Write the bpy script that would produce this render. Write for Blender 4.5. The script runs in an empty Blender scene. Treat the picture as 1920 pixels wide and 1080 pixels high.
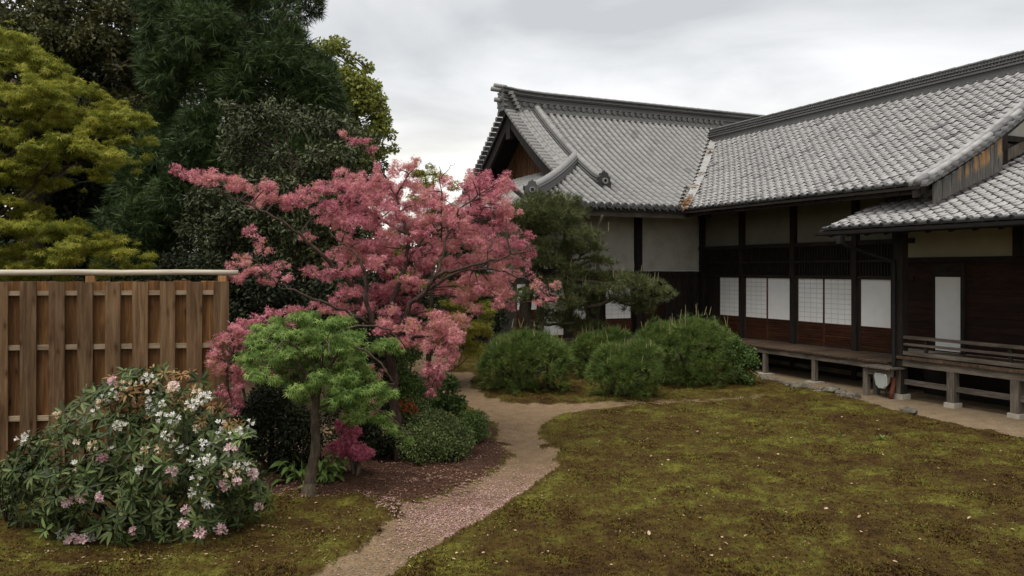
import bpy, bmesh, math, random
import numpy as np
from mathutils import Vector, Matrix

# ------------------------------------------------------------------ camera, sky, sun, exposure
FPX = 1478.0                      # focal length in pixels of the 1920-wide photograph
YAW = math.radians(24.3)          # view direction measured from +Y (the long wing) towards +X
EYE = 2.6
HOR = 505.0
SN, CS = math.sin(YAW), math.cos(YAW)
scene = bpy.context.scene
cam_d = bpy.data.cameras.new("camera")
cam = bpy.data.objects.new("camera", cam_d)
scene.collection.objects.link(cam)
cam.location = (0, 0, EYE)
cam.rotation_euler = (math.radians(90), 0, -YAW)
cam_d.sensor_width = 36.0
cam_d.lens = 36.0 * FPX / 1920.0
cam_d.shift_y = -(540 - HOR) / 1920.0
cam_d.clip_start = 0.1
cam_d.clip_end = 2000
scene.camera = cam

SUN_EL, SUN_AZ = math.radians(66), math.radians(-122)   # azimuth from +Y towards +X
world = bpy.data.worlds.new("World"); scene.world = world
world.use_nodes = True
wn, wl = world.node_tree.nodes, world.node_tree.links
wn.clear()
w_out = wn.new("ShaderNodeOutputWorld")
w_sky = wn.new("ShaderNodeTexSky"); w_sky.sky_type = 'NISHITA'; w_sky.sun_disc = False
w_sky.sun_elevation = SUN_EL; w_sky.sun_rotation = SUN_AZ
w_bg1 = wn.new("ShaderNodeBackground"); w_bg1.inputs[1].default_value = 0.05
wl.new(w_sky.outputs[0], w_bg1.inputs[0])
# overcast deck: broad soft clouds, paler towards the horizon
w_tc = wn.new("ShaderNodeTexCoord")
w_sep = wn.new("ShaderNodeSeparateXYZ"); wl.new(w_tc.outputs['Generated'], w_sep.inputs[0])
w_add = wn.new("ShaderNodeMath"); w_add.operation = 'ADD'; w_add.inputs[1].default_value = 0.16
wl.new(w_sep.outputs[2], w_add.inputs[0])
w_mx = wn.new("ShaderNodeMath"); w_mx.operation = 'MAXIMUM'; w_mx.inputs[1].default_value = 0.05
wl.new(w_add.outputs[0], w_mx.inputs[0])
w_dx = wn.new("ShaderNodeMath"); w_dx.operation = 'DIVIDE'; wl.new(w_sep.outputs[0], w_dx.inputs[0]); wl.new(w_mx.outputs[0], w_dx.inputs[1])
w_dy = wn.new("ShaderNodeMath"); w_dy.operation = 'DIVIDE'; wl.new(w_sep.outputs[1], w_dy.inputs[0]); wl.new(w_mx.outputs[0], w_dy.inputs[1])
w_cmb = wn.new("ShaderNodeCombineXYZ"); wl.new(w_dx.outputs[0], w_cmb.inputs[0]); wl.new(w_dy.outputs[0], w_cmb.inputs[1])
w_n = wn.new("ShaderNodeTexNoise"); w_n.inputs['Scale'].default_value = 0.95; w_n.inputs['Detail'].default_value = 6
w_n.inputs['Roughness'].default_value = 0.48; w_n.inputs['Distortion'].default_value = 0.5
wl.new(w_cmb.outputs[0], w_n.inputs['Vector'])
w_r = wn.new("ShaderNodeValToRGB"); wl.new(w_n.outputs[0], w_r.inputs[0])
w_r.color_ramp.elements[0].position = 0.36; w_r.color_ramp.elements[0].color = (0.285, 0.29, 0.295, 1)
w_r.color_ramp.elements[1].position = 0.64; w_r.color_ramp.elements[1].color = (0.52, 0.522, 0.52, 1)
w_h = wn.new("ShaderNodeValToRGB"); wl.new(w_sep.outputs[2], w_h.inputs[0])
w_h.color_ramp.interpolation = 'EASE'
e = w_h.color_ramp.elements
e[0].position = 0.0; e[0].color = (1, 1, 1, 1)
e[1].position = 0.24; e[1].color = (0, 0, 0, 1)
w_m = wn.new("ShaderNodeMixRGB"); wl.new(w_h.outputs[0], w_m.inputs[0]); wl.new(w_r.outputs[0], w_m.inputs[1])
w_m.inputs[2].default_value = (0.64, 0.605, 0.53, 1)
w_bg2 = wn.new("ShaderNodeBackground"); w_bg2.inputs[1].default_value = 1.0
wl.new(w_m.outputs[0], w_bg2.inputs[0])
w_mix = wn.new("ShaderNodeMixShader"); w_mix.inputs[0].default_value = 0.9
wl.new(w_bg1.outputs[0], w_mix.inputs[1]); wl.new(w_bg2.outputs[0], w_mix.inputs[2])
wl.new(w_mix.outputs[0], w_out.inputs[0])

sun_d = bpy.data.lights.new("sun", 'SUN'); sun_d.energy = 1.5; sun_d.angle = math.radians(45)
sun_d.color = (1.0, 0.965, 0.9)
sun = bpy.data.objects.new("sun", sun_d); scene.collection.objects.link(sun)
sd = Vector((math.sin(SUN_AZ) * math.cos(SUN_EL), math.cos(SUN_AZ) * math.cos(SUN_EL), math.sin(SUN_EL)))
sun.rotation_euler = (-sd).to_track_quat('-Z', 'Y').to_euler()
sun.location = (0, 0, 30)

vs = scene.view_settings
vs.view_transform = 'Standard'; vs.look = 'None'; vs.gamma = 1.0; vs.exposure = 1.22
vs.use_curve_mapping = False
scene.cycles.max_bounces = 6
scene.cycles.diffuse_bounces = 3
scene.cycles.transmission_bounces = 3
scene.cycles.use_denoising = True
scene.render.use_persistent_data = False

# ------------------------------------------------------------------ helpers
COL = scene.collection

def W(x, y, s):
    """photo pixel and forward distance -> world point"""
    l = (x - 960.0) / FPX * s
    return Vector((s * SN + l * CS, s * CS - l * SN, EYE + (HOR - y) / FPX * s))

def Wn(x, y, s):
    x, y, s = np.asarray(x, float), np.asarray(y, float), np.asarray(s, float)
    l = (x - 960.0) / FPX * s
    return np.stack([s * SN + l * CS, s * CS - l * SN, EYE + (HOR - y) / FPX * s + 0 * l], -1)

def G(x, y, z=0.0):
    s = (EYE - z) * FPX / (y - HOR)
    return W(x, y, s)

def proj(P):
    P = np.asarray(P, float)
    s = SN * P[..., 0] + CS * P[..., 1]; l = CS * P[..., 0] - SN * P[..., 1]
    return 960 + FPX * l / s, HOR - FPX * (P[..., 2] - EYE) / s, s

def on_x(px, X):          # Y of a pixel column on the plane X = const
    a = (px - 960) / FPX
    return X * (CS - a * SN) / (SN + a * CS)

def on_y(px, Y):          # X of a pixel column on the plane Y = const
    a = (px - 960) / FPX
    return Y * (SN + a * CS) / (CS - a * SN)

def empty(name, loc=(0, 0, 0), label=None, cat=None, group=None):
    o = bpy.data.objects.new(name, None); COL.objects.link(o); o.location = loc
    o.empty_display_size = 0.1
    if label: tag(o, label, cat, group)
    return o

def tag(o, label=None, cat=None, group=None, kind=None):
    if label: o["label"] = label
    if cat: o["category"] = cat
    if group: o["group"] = group
    if kind: o["kind"] = kind
    return o

def attach(o, parent):
    if parent is not None:
        o.parent = parent
        bpy_off = origin_of(parent)
        o.matrix_parent_inverse = Matrix.Translation(-bpy_off)
    return o

ORG = {}
def origin_of(o):
    v = Vector((0, 0, 0)); p = o
    while p is not None:
        if p.parent is None: v = Vector(p.location)
        p = p.parent
    return v

def link(name, me, mat=None, parent=None, matrix=None):
    o = bpy.data.objects.new(name, me); COL.objects.link(o)
    if mat is not None and len(me.materials) == 0: me.materials.append(mat)
    if matrix is not None: o.matrix_basis = matrix
    if parent is not None:
        o.parent = parent
        o.matrix_parent_inverse = parent_world(parent).inverted()
    return o

def parent_world(p):
    m = Matrix.Identity(4); chain = []
    while p is not None:
        chain.append(p); p = p.parent
    for q in reversed(chain):
        m = m @ (q.matrix_parent_inverse if q.parent else Matrix.Identity(4)) @ q.matrix_basis
    return m

def np_mesh(name, V, F, smooth=False):
    """V (n,3); F list of arrays (m,k)"""
    if not isinstance(F, (list, tuple)): F = [F]
    V = np.ascontiguousarray(V, np.float32)
    me = bpy.data.meshes.new(name)
    me.vertices.add(len(V)); me.vertices.foreach_set("co", V.ravel())
    loops = np.concatenate([f.ravel() for f in F]).astype(np.int32)
    tot = np.concatenate([np.full(len(f), f.shape[1], np.int32) for f in F])
    start = np.concatenate([[0], np.cumsum(tot)[:-1]]).astype(np.int32)
    me.loops.add(len(loops)); me.loops.foreach_set("vertex_index", loops)
    me.polygons.add(len(tot)); me.polygons.foreach_set("loop_start", start)
    if smooth: me.polygons.foreach_set("use_smooth", np.ones(len(tot), bool))
    me.update(calc_edges=True)
    return me

class Geo:
    def __init__(self): self.v, self.f = [], []
    def add(self, v, f):
        b = len(self.v)
        self.v.extend([tuple(p) for p in v]); self.f.extend([tuple(i + b for i in q) for q in f])
        return self
    def box(self, x0, x1, y0, y1, z0, z1, jit=0.0):
        v = [(x0, y0, z0), (x1, y0, z0), (x1, y1, z0), (x0, y1, z0), (x0, y0, z1), (x1, y0, z1), (x1, y1, z1), (x0, y1, z1)]
        return self.add(v, [(0, 3, 2, 1), (4, 5, 6, 7), (0, 1, 5, 4), (1, 2, 6, 5), (2, 3, 7, 6), (3, 0, 4, 7)])
    def tube(self, pts, rad, n=7, cap=True):
        pts = [Vector(p) for p in pts]; m = len(pts); rings = []
        up = Vector((0, 0, 1)); prev = None
        V, F = [], []
        for i, p in enumerate(pts):
            d = (pts[min(i + 1, m - 1)] - pts[max(i - 1, 0)])
            if d.length < 1e-9: d = Vector((0, 0, 1))
            d.normalize()
            a = prev if prev is not None else (Vector((1, 0, 0)) if abs(d.x) < .8 else Vector((0, 1, 0)))
            a = a - d * a.dot(d)
            if a.length < 1e-6: a = d.orthogonal()
            a.normalize(); b = d.cross(a); prev = a
            r = rad[i] if hasattr(rad, '__len__') else rad
            for k in range(n):
                t = 2 * math.pi * k / n
                V.append(p + a * (r * math.cos(t)) + b * (r * math.sin(t)))
        for i in range(m - 1):
            for k in range(n):
                F.append((i * n + k, i * n + (k + 1) % n, (i + 1) * n + (k + 1) % n, (i + 1) * n + k))
        if cap:
            F.append(tuple(range(n - 1, -1, -1))); F.append(tuple((m - 1) * n + k for k in range(n)))
        return self.add(V, F)
    def sweep(self, pts, prof, side=None, closed=True, cap=True):
        """profile (across, up) swept along pts; across = horizontal side vector"""
        pts = [Vector(p) for p in pts]; m = len(pts); k = len(prof); V, F = [], []
        for i, p in enumerate(pts):
            d = pts[min(i + 1, m - 1)] - pts[max(i - 1, 0)]
            s = Vector(side) if side is not None else Vector((-d.y, d.x, 0)).normalized()
            for (a, u) in prof: V.append(p + s * a + Vector((0, 0, u)))
        for i in range(m - 1):
            for j in range(k if closed else k - 1):
                q = (j + 1) % k
                F.append((i * k + j, i * k + q, (i + 1) * k + q, (i + 1) * k + j))
        if cap and closed:
            F.append(tuple(range(k - 1, -1, -1))); F.append(tuple((m - 1) * k + j for j in range(k)))
        return self.add(V, F)
    def obj(self, name, mat, parent=None, smooth=False, bevel=0):
        me = bpy.data.meshes.new(name); me.from_pydata(self.v, [], self.f); me.update()
        if smooth: me.polygons.foreach_set("use_smooth", [True] * len(me.polygons))
        o = link(name, me, mat, parent)
        return o

def box(name, x0, x1, y0, y1, z0, z1, mat, parent=None):
    return Geo().box(x0, x1, y0, y1, z0, z1).obj(name, mat, parent)

def smooth_path(pts, n=5):
    """Catmull-Rom through the points"""
    P = [Vector(p) for p in pts]
    if len(P) < 3: return P
    out = []
    for i in range(len(P) - 1):
        a, b, c, d = P[max(i - 1, 0)], P[i], P[i + 1], P[min(i + 2, len(P) - 1)]
        for k in range(n):
            t = k / n
            out.append(0.5 * ((2 * b) + (c - a) * t + (2 * a - 5 * b + 4 * c - d) * t * t + (3 * b - a - 3 * c + d) * t ** 3))
    out.append(P[-1]); return out

# ------------------------------------------------------------------ materials
def new_mat(name):
    m = bpy.data.materials.new(name); m.use_nodes = True
    nt = m.node_tree; b = nt.nodes["Principled BSDF"]
    return m, nt.nodes, nt.links, b

def ramp(nodes, links, src, stops, interp='LINEAR'):
    r = nodes.new("ShaderNodeValToRGB"); links.new(src, r.inputs[0])
    r.color_ramp.interpolation = interp
    el = r.color_ramp.elements
    while len(el) < len(stops): el.new(0.5)
    for q, (p, c) in zip(el, stops):
        q.position = p; q.color = (*c, 1)
    return r

def tex_noise(nodes, links, scale, detail=4, rough=.5, vec=None, dist=0.0):
    n = nodes.new("ShaderNodeTexNoise"); n.inputs['Scale'].default_value = scale
    n.inputs['Detail'].default_value = detail; n.inputs['Roughness'].default_value = rough; n.inputs['Distortion'].default_value = dist
    if vec is not None: links.new(vec, n.inputs['Vector'])
    return n

def coords(nodes, links, scale=(1, 1, 1), kind='pos', rot=(0, 0, 0)):
    if kind == 'pos':
        g = nodes.new("ShaderNodeNewGeometry"); src = g.outputs['Position']
    else:
        g = nodes.new("ShaderNodeTexCoord"); src = g.outputs['Object']
    m = nodes.new("ShaderNodeMapping"); m.inputs['Scale'].default_value = scale; m.inputs['Rotation'].default_value = rot
    links.new(src, m.inputs['Vector']); return m.outputs[0]

def mixc(nodes, links, fac, a, b, mode='MIX'):
    m = nodes.new("ShaderNodeMixRGB"); m.blend_type = mode
    for i, v in ((0, fac), (1, a), (2, b)):
        if isinstance(v, (int, float)): m.inputs[i].default_value = v
        elif isinstance(v, tuple): m.inputs[i].default_value = (*v, 1)
        else: links.new(v, m.inputs[i])
    return m.outputs[0]

def bump(nodes, links, height, bsdf, strength=.3, dist=.01):
    b = nodes.new("ShaderNodeBump"); b.inputs['Strength'].default_value = strength; b.inputs['Distance'].default_value = dist
    links.new(height, b.inputs['Height']); links.new(b.outputs[0], bsdf.inputs['Normal'])

def wood(name, cols, grain=(30, 30, 2.2), rough=.75, var=.5, spec=.2, bumpy=.25, knots=False):
    """cols dark -> light; grain = mapping scale with the small number along the grain"""
    m, n, l, b = new_mat(name)
    v = coords(n, l, grain)
    oi = n.new("ShaderNodeObjectInfo")
    vadd = n.new("ShaderNodeVectorMath"); vadd.operation = 'ADD'; l.new(v, vadd.inputs[0])
    mul = n.new("ShaderNodeMath"); mul.operation = 'MULTIPLY'; mul.inputs[1].default_value = 37.0; l.new(oi.outputs['Random'], mul.inputs[0])
    l.new(mul.outputs[0], vadd.inputs[1])
    g = tex_noise(n, l, 1.0, 7, .62, vadd.outputs[0], 0.6)
    big = tex_noise(n, l, 1.3, 3, .5, coords(n, l, (1, 1, 1)))
    k = len(cols)
    r = ramp(n, l, g.outputs[0], [(0.28 + 0.44 * i / (k - 1), c) for i, c in enumerate(cols)])
    c = mixc(n, l, var * .6, r.outputs[0], mixc(n, l, 1.0, r.outputs[0], ramp(n, l, big.outputs[0], [(.3, (.45, .45, .45)), (.7, (1.25, 1.2, 1.15))]).outputs[0], 'MULTIPLY'))
    if knots:
        vo = n.new("ShaderNodeTexVoronoi"); vo.inputs['Scale'].default_value = 1.0
        kv = coords(n, l, (9, 9, 3.4)); ka = n.new("ShaderNodeVectorMath"); ka.operation = 'ADD'; l.new(kv, ka.inputs[0]); l.new(mul.outputs[0], ka.inputs[1]); l.new(ka.outputs[0], vo.inputs['Vector'])
        c = mixc(n, l, 1.0, c, ramp(n, l, vo.outputs['Distance'], [(.06, (.35, .3, .27)), (.16, (.8, .75, .7)), (.3, (1, 1, 1))]).outputs[0], 'MULTIPLY')
    tone = n.new("ShaderNodeMapRange"); tone.inputs[3].default_value = 1 - .35 * var; tone.inputs[4].default_value = 1 + .3 * var
    l.new(oi.outputs['Random'], tone.inputs[0])
    hv = n.new("ShaderNodeHueSaturation"); l.new(c, hv.inputs['Color']); l.new(tone.outputs[0], hv.inputs['Value'])
    l.new(hv.outputs[0], b.inputs['Base Color'])
    b.inputs['Roughness'].default_value = rough; b.inputs['Specular IOR Level'].default_value = spec
    bump(n, l, g.outputs[0], b, bumpy, .004)
    return m

def stone_like(name, cols, scale=6, rough=.9, bumps=.4, bscale=None, spec=.2):
    m, n, l, b = new_mat(name)
    v = coords(n, l)
    a = tex_noise(n, l, scale, 8, .6, v)
    r = ramp(n, l, a.outputs[0], [(0.3 + .4 * i / (len(cols) - 1), c) for i, c in enumerate(cols)])
    l.new(r.outputs[0], b.inputs['Base Color']); b.inputs['Roughness'].default_value = rough
    b.inputs['Specular IOR Level'].default_value = spec
    a2 = tex_noise(n, l, bscale or scale * 6, 6, .6, v)
    bump(n, l, a2.outputs[0], b, bumps, .01)
    return m

def leaf_mat(name, cols, trans=.28, rough=.55, spec=.25, nscale=1.6, namp=.45, pos=None):
    """leaf colours picked leaf by leaf, drifting a little through the crown"""
    m, n, l, b = new_mat(name)
    g = n.new("ShaderNodeNewGeometry")
    k = len(cols)
    nz = tex_noise(n, l, nscale, 3, .5, g.outputs['Position'])
    add = n.new("ShaderNodeMath"); add.operation = 'MULTIPLY_ADD'
    mr = n.new("ShaderNodeMapRange"); mr.inputs[1].default_value = .3; mr.inputs[2].default_value = .7
    mr.inputs[3].default_value = -namp; mr.inputs[4].default_value = namp; l.new(nz.outputs[0], mr.inputs[0])
    l.new(g.outputs['Random Per Island'], add.inputs[0]); add.inputs[1].default_value = 1.0; l.new(mr.outputs[0], add.inputs[2])
    ps = pos or [i / (k - 1) for i in range(k)]
    r = ramp(n, l, add.outputs[0], list(zip(ps, cols)))
    l.new(r.outputs[0], b.inputs['Base Color'])
    b.inputs['Roughness'].default_value = rough; b.inputs['Specular IOR Level'].default_value = spec
    t = n.new("ShaderNodeBsdfTranslucent"); l.new(r.outputs[0], t.inputs[0])
    mx = n.new("ShaderNodeMixShader"); mx.inputs[0].default_value = trans
    out = n["Material Output"]
    l.new(b.outputs[0], mx.inputs[1]); l.new(t.outputs[0], mx.inputs[2]); l.new(mx.outputs[0], out.inputs[0])
    return m

M = {}
def tile_mat(name, cols):
    m, n, l, b = new_mat(name)
    g = n.new("ShaderNodeNewGeometry"); oi = n.new("ShaderNodeObjectInfo")
    a = n.new("ShaderNodeMath"); a.operation = 'ADD'; l.new(g.outputs['Random Per Island'], a.inputs[0]); l.new(oi.outputs['Random'], a.inputs[1])
    fr = n.new("ShaderNodeMath"); fr.operation = 'FRACT'; l.new(a.outputs[0], fr.inputs[0])
    r = ramp(n, l, fr.outputs[0], cols)
    nz = tex_noise(n, l, 9.0, 6, .65, g.outputs['Position'])
    w = tex_noise(n, l, 0.7, 4, .6, g.outputs['Position'])
    c = mixc(n, l, 1.0, r.outputs[0], ramp(n, l, nz.outputs[0], [(.3, (.88, .88, .88)), (.65, (1.05, 1.045, 1.04))]).outputs[0], 'MULTIPLY')
    c = mixc(n, l, 1.0, c, ramp(n, l, w.outputs[0], [(.3, (.90, .90, .89)), (.7, (1.06, 1.055, 1.05))]).outputs[0], 'MULTIPLY')
    l.new(c, b.inputs['Base Color'])
    b.inputs['Roughness'].default_value = .55; b.inputs['Specular IOR Level'].default_value = .35
    bump(n, l, nz.outputs[0], b, .15, .01)
    return m
M['tile_b'] = tile_mat("silver_clay_tile", [(0.0, (.12, .115, .12)), (.03, (.16, .155, .155)), (.045, (.29, .282, .278)), (.55, (.31, .302, .298)), (1.0, (.325, .317, .31))])
M['tile_a'] = tile_mat("grey_clay_tile", [(0.0, (.13, .128, .122)), (.02, (.17, .166, .16)), (.04, (.205, .2, .193)), (.6, (.22, .215, .207)), (1.0, (.23, .226, .217))])
M['tile_dark'] = tile_mat("dark_clay_tile", [(0.0, (.03, .03, .03)), (.5, (.05, .05, .049)), (1.0, (.075, .075, .072))])  # darker clay tone for eave ends, discs and ridge ornaments
M['tile_lip'] = tile_mat("shadowed_tile_edge", [(0.0, (.06, .06, .059)), (1.0, (.11, .108, .104))])  # edge shadow at the tile lips, put into the colour
M['tile_ridge'] = tile_mat("ridge_clay_tile", [(0.0, (.07, .07, .068)), (.5, (.10, .10, .097)), (1.0, (.135, .135, .13))])
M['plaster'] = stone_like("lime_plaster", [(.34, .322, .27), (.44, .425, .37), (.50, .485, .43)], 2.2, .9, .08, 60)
M['plaster_olive'] = stone_like("dark_olive_plaster", [(.135, .13, .095), (.165, .158, .118), (.19, .18, .138)], 1.2, .9, .08, 60)  # darker and more olive than the lime plaster
M['plaster_yellow'] = stone_like("ochre_plaster", [(.30, .275, .18), (.36, .33, .22)], 1.5, .95, .1, 60)
M['paper'] = stone_like("shoji_paper", [(.74, .73, .69), (.86, .86, .84)], 1.3, .85, .05, 80)
M['lattice'] = stone_like("pale_lattice_wood", [(.52, .50, .46), (.6, .58, .54)], 8, .8, .1)
M['dark_wood'] = wood("smoked_dark_timber", [(.010, .008, .007), (.022, .017, .014), (.036, .028, .022)], (18, 18, 3), .7, .5)
M['dark_wood_y'] = wood("smoked_dark_beam", [(.010, .008, .007), (.022, .017, .014), (.036, .028, .022)], (18, 2.5, 18), .7, .5)
M['brown_wood'] = wood("red_brown_boarding", [(.030, .012, .006), (.062, .024, .012), (.105, .045, .02)], (18, 2.5, 18), .6, .8)
M['porch_board'] = wood("smoked_brown_boarding", [(.012, .006, .004), (.026, .011, .007), (.045, .020, .011)], (18, 2.5, 18), .65, .6)
M['deck_wood'] = wood("worn_veranda_board", [(.045, .028, .018), (.085, .055, .036), (.14, .10, .07)], (2.5, 24, 24), .6, .6)
M['grey_wood'] = wood("weathered_grey_timber", [(.055, .045, .036), (.12, .10, .08), (.20, .17, .135)], (20, 20, 2.5), .85, .5)
M['grey_wood_y'] = wood("weathered_grey_rail", [(.045, .037, .03), (.10, .083, .066), (.165, .14, .11)], (20, 2.2, 20), .85, .5)
M['old_fascia'] = wood("stained_eave_board", [(.02, .016, .012), (.04, .033, .025), (.065, .054, .041)], (2.5, 18, 18), .8, .5)
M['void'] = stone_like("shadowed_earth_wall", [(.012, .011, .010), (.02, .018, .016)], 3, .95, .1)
M['metal'] = stone_like("dull_zinc_flashing", [(.24, .24, .225), (.36, .355, .335)], 5, .5, .1)
M['gutter'] = stone_like("dark_copper_gutter", [(.022, .021, .019), (.05, .047, .042)], 5, .5, .1)
M['dark_metal'] = stone_like("blackened_sheet_metal", [(.010, .0095, .009), (.022, .021, .019)], 5, .7, .1)
M['rust_pipe'] = stone_like("rusted_red_pipe", [(.11, .035, .022), (.20, .075, .05)], 9, .7, .2)
M['base_stone'] = stone_like("pale_footing_stone", [(.30, .27, .22), (.42, .38, .31)], 10, .95, .4)
M['rock'] = stone_like("mossy_edge_stone", [(.05, .043, .033), (.11, .095, .072), (.20, .175, .135)], 8, .95, .6)
M['bark'] = wood("grey_brown_bark", [(.020, .015, .011), (.055, .042, .031), (.10, .08, .06)], (26, 26, 7), .95, .5, .1, .9)
M['bark_pale'] = wood("lichen_bark", [(.030, .022, .015), (.068, .052, .036), (.12, .098, .07)], (22, 22, 9), .95, .5, .1, .9)
M['bark_red'] = wood("dark_maple_bark", [(.018, .011, .009), (.048, .030, .024), (.09, .06, .05)], (26, 26, 9), .9, .5, .15, .6)

# ================================================================== BUILDINGS
# Two wings meet at a right angle: the long hall runs along Y (facade X=15), the gabled hall along X (facade Y=19.4).
XE, YE, ZE = 13.2, 17.76, 4.22        # eaves of the long hall, of the gabled hall, their common height
XR, YR = 18.35, 23.7                  # ridge lines
XW, YW = 15.0, 19.4                   # facade planes
HIPX = 8.46                           # left eave of the gabled hall
VERGE_A, VERGE_B = 10.5, 10.45
def g_(t): return .43 * t + .033 * t * t
def dg(t): return .43 + .066 * t
def rows(t0, t1, step, g=dg):
    out, t = [], t0
    while t < t1:
        a = math.atan(g(t)); out.append((t, a)); t += step * math.cos(a)
    return out

long_hall = empty("long_hall", (15, 15, 0), "long temple hall with silvery tiled roof and white paper screens above a veranda", "building")
gabled_hall = empty("gabled_hall", (12, 20, 0), "temple hall with slatted gable end and ridged grey roof behind the pine", "building")
porch_hall = empty("porch_hall", (14, 9, 0), "low tiled porch with a wooden railing at the right edge", "building")

# ---- tile shapes: (across u, up-slope v, normal w)
def s_tile():
    us = [0, .1, .24, .40, .54, .66, .76, .86, .94, 1.0]
    ws = [.010, -.002, -.010, -.012, -.008, .008, .028, .037, .027, .008]
    n = len(us); V = []
    for (v, dw) in ((0.0, .034), (.29, .006)):
        for u, w in zip(us, ws): V.append((-.125 + u * .262, v, w + dw))
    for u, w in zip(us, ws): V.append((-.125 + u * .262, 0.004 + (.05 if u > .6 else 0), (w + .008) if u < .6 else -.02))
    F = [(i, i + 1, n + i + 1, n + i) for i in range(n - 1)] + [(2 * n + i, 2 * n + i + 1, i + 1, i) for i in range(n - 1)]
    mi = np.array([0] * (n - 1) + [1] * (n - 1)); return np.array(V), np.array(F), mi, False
def cover_tile(r=.074, L=.33, taper=.005, seg=7):
    V = []
    for (v, rr, dw) in ((0.0, r, .003), (L, r - taper, .0)):
        for k in range(seg + 1):
            a = math.pi * k / seg; V.append((-rr * math.cos(a), v, rr * math.sin(a) * 1.0 + dw))
    n = seg + 1
    for k in range(n):
        a = math.pi * k / seg; V.append((-(r - .02) * math.cos(a), 0.002, (r - .02) * math.sin(a)))
    F = [(i, i + 1, n + i + 1, n + i) for i in range(seg)]
    return np.array(V[:2 * n]), np.array(F), np.array([0] * seg), True
def pan_tile(w=.245, L=.17):
    us = [-.5, -.25, 0, .25, .5]; ws = [.016, -.006, -.014, -.006, .016]
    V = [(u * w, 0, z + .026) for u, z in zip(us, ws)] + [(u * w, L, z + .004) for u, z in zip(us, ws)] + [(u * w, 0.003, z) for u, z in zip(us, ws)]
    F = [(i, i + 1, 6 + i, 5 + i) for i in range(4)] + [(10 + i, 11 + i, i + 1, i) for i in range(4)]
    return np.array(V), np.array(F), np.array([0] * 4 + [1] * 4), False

def lay(name, tmpl, O, U, Vv, Wv, mat, parent, keep=300, stuff_name=None, jit=.004, seed=1, frame=True, wob=1.0):
    """tiles at origins O with frames; the nearest in view are objects of their own, the rest one part"""
    rng = np.random.default_rng(seed)
    O, U, Vv, Wv = map(np.asarray, (O, U, Vv, Wv))
    ang = rng.normal(0, .012 * wob, len(O)); tw = rng.normal(0, .010 * wob, len(O))
    O = O + Wv * rng.normal(0, jit, (len(O), 1)) + Vv * rng.normal(0, jit, (len(O), 1))
    U2 = U + Vv * tw[:, None] + Wv * ang[:, None]; U2 /= np.linalg.norm(U2, axis=1)[:, None]
    W2 = np.cross(U2, Vv); W2 /= np.linalg.norm(W2, axis=1)[:, None]; V2 = np.cross(W2, U2)
    px, py, s = proj(O)
    vis = (px > -40) & (px < 1960) & (py > -40) & (py < 1120)
    order = np.argsort(np.where(vis, s, 1e6) + (0 if frame else 0))
    k = min(keep, len(O)); solo = order[:k]; rest = order[k:]
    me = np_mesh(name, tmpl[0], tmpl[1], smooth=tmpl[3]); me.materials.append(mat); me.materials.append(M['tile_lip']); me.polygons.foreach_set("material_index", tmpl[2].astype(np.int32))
    for i in solo:
        mx = Matrix(((U2[i][0], V2[i][0], W2[i][0], O[i][0]), (U2[i][1], V2[i][1], W2[i][1], O[i][1]), (U2[i][2], V2[i][2], W2[i][2], O[i][2]), (0, 0, 0, 1)))
        link(name, me, None, parent, mx)
    if len(rest):
        tv, tf = tmpl[:2]
        A = O[rest][:, None] + U2[rest][:, None] * tv[None, :, :1] + V2[rest][:, None] * tv[None, :, 1:2] + W2[rest][:, None] * tv[None, :, 2:3]
        F = tf[None] + (np.arange(len(rest)) * len(tv))[:, None, None]
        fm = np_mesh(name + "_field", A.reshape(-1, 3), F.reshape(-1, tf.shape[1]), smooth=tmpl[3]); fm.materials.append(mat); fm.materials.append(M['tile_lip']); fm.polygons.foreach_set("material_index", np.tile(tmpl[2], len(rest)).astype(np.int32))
        o = link(stuff_name or name + "_field", fm, None, parent)
        o["kind"] = "stuff"

def frames(n, u, v, w):
    return np.tile(np.array(u, float), (n, 1)), np.tile(np.array(v, float), (n, 1)), np.tile(np.array(w, float), (n, 1))

# ------------------------------------------------------------------ LONG HALL roof
TB = XR - XE
def sheet(name, fn, us, vs_, mat, parent, thick=.06):
    V, F = [], []
    for u in us:
        for v in vs_: V.append(fn(u, v))
    m = len(vs_)
    top = len(V)
    V += [(p[0], p[1], p[2] - thick) for p in V]
    for i in range(len(us) - 1):
        for j in range(m - 1):
            q = (i * m + j, (i + 1) * m + j, (i + 1) * m + j + 1, i * m + j + 1)
            F.append(q); F.append(tuple(reversed([k + top for k in q])))
    for i in range(len(us) - 1):
        for j in (0, m - 1):
            F.append((i * m + j, (i + 1) * m + j, (i + 1) * m + j + top, i * m + j + top))
    for j in range(m - 1):
        for i in (0, len(us) - 1):
            F.append((i * m + j, i * m + j + 1, i * m + j + 1 + top, i * m + j + top))
    return Geo().add(V, F).obj(name, mat, parent)

def Yval(t): return YE + t                      # valley line
ts = [TB * i / 12 for i in range(13)]
roofB = sheet("roof", lambda a, t: (XE + t, VERGE_B + (Yval(t) - VERGE_B) * a, ZE + g_(t) - .03), [0, .5, 1], ts, M['dark_wood_y'], long_hall)
sheet("rear_roof", lambda a, t: (XR + (TB - t), VERGE_B + 14 * a, ZE + g_(t) - .03), [0, .5, 1], ts, M['tile_a'], long_hall)
O, Uu, Vv, Wv = [], [], [], []
for (t, a) in rows(0.0, TB - .12, .235):
    y = VERGE_B + .36
    while y < Yval(t) - .02:
        O.append((XE + t, y, ZE + g_(t))); Uu.append((0, -1, 0)); Vv.append((math.cos(a), 0, math.sin(a))); Wv.append((-math.sin(a), 0, math.cos(a)))
        y += .25
lay("roof_tile", s_tile(), O, Uu, Vv, Wv, M['tile_b'], roofB, 300, "roof_tile_field", seed=3)
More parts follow.
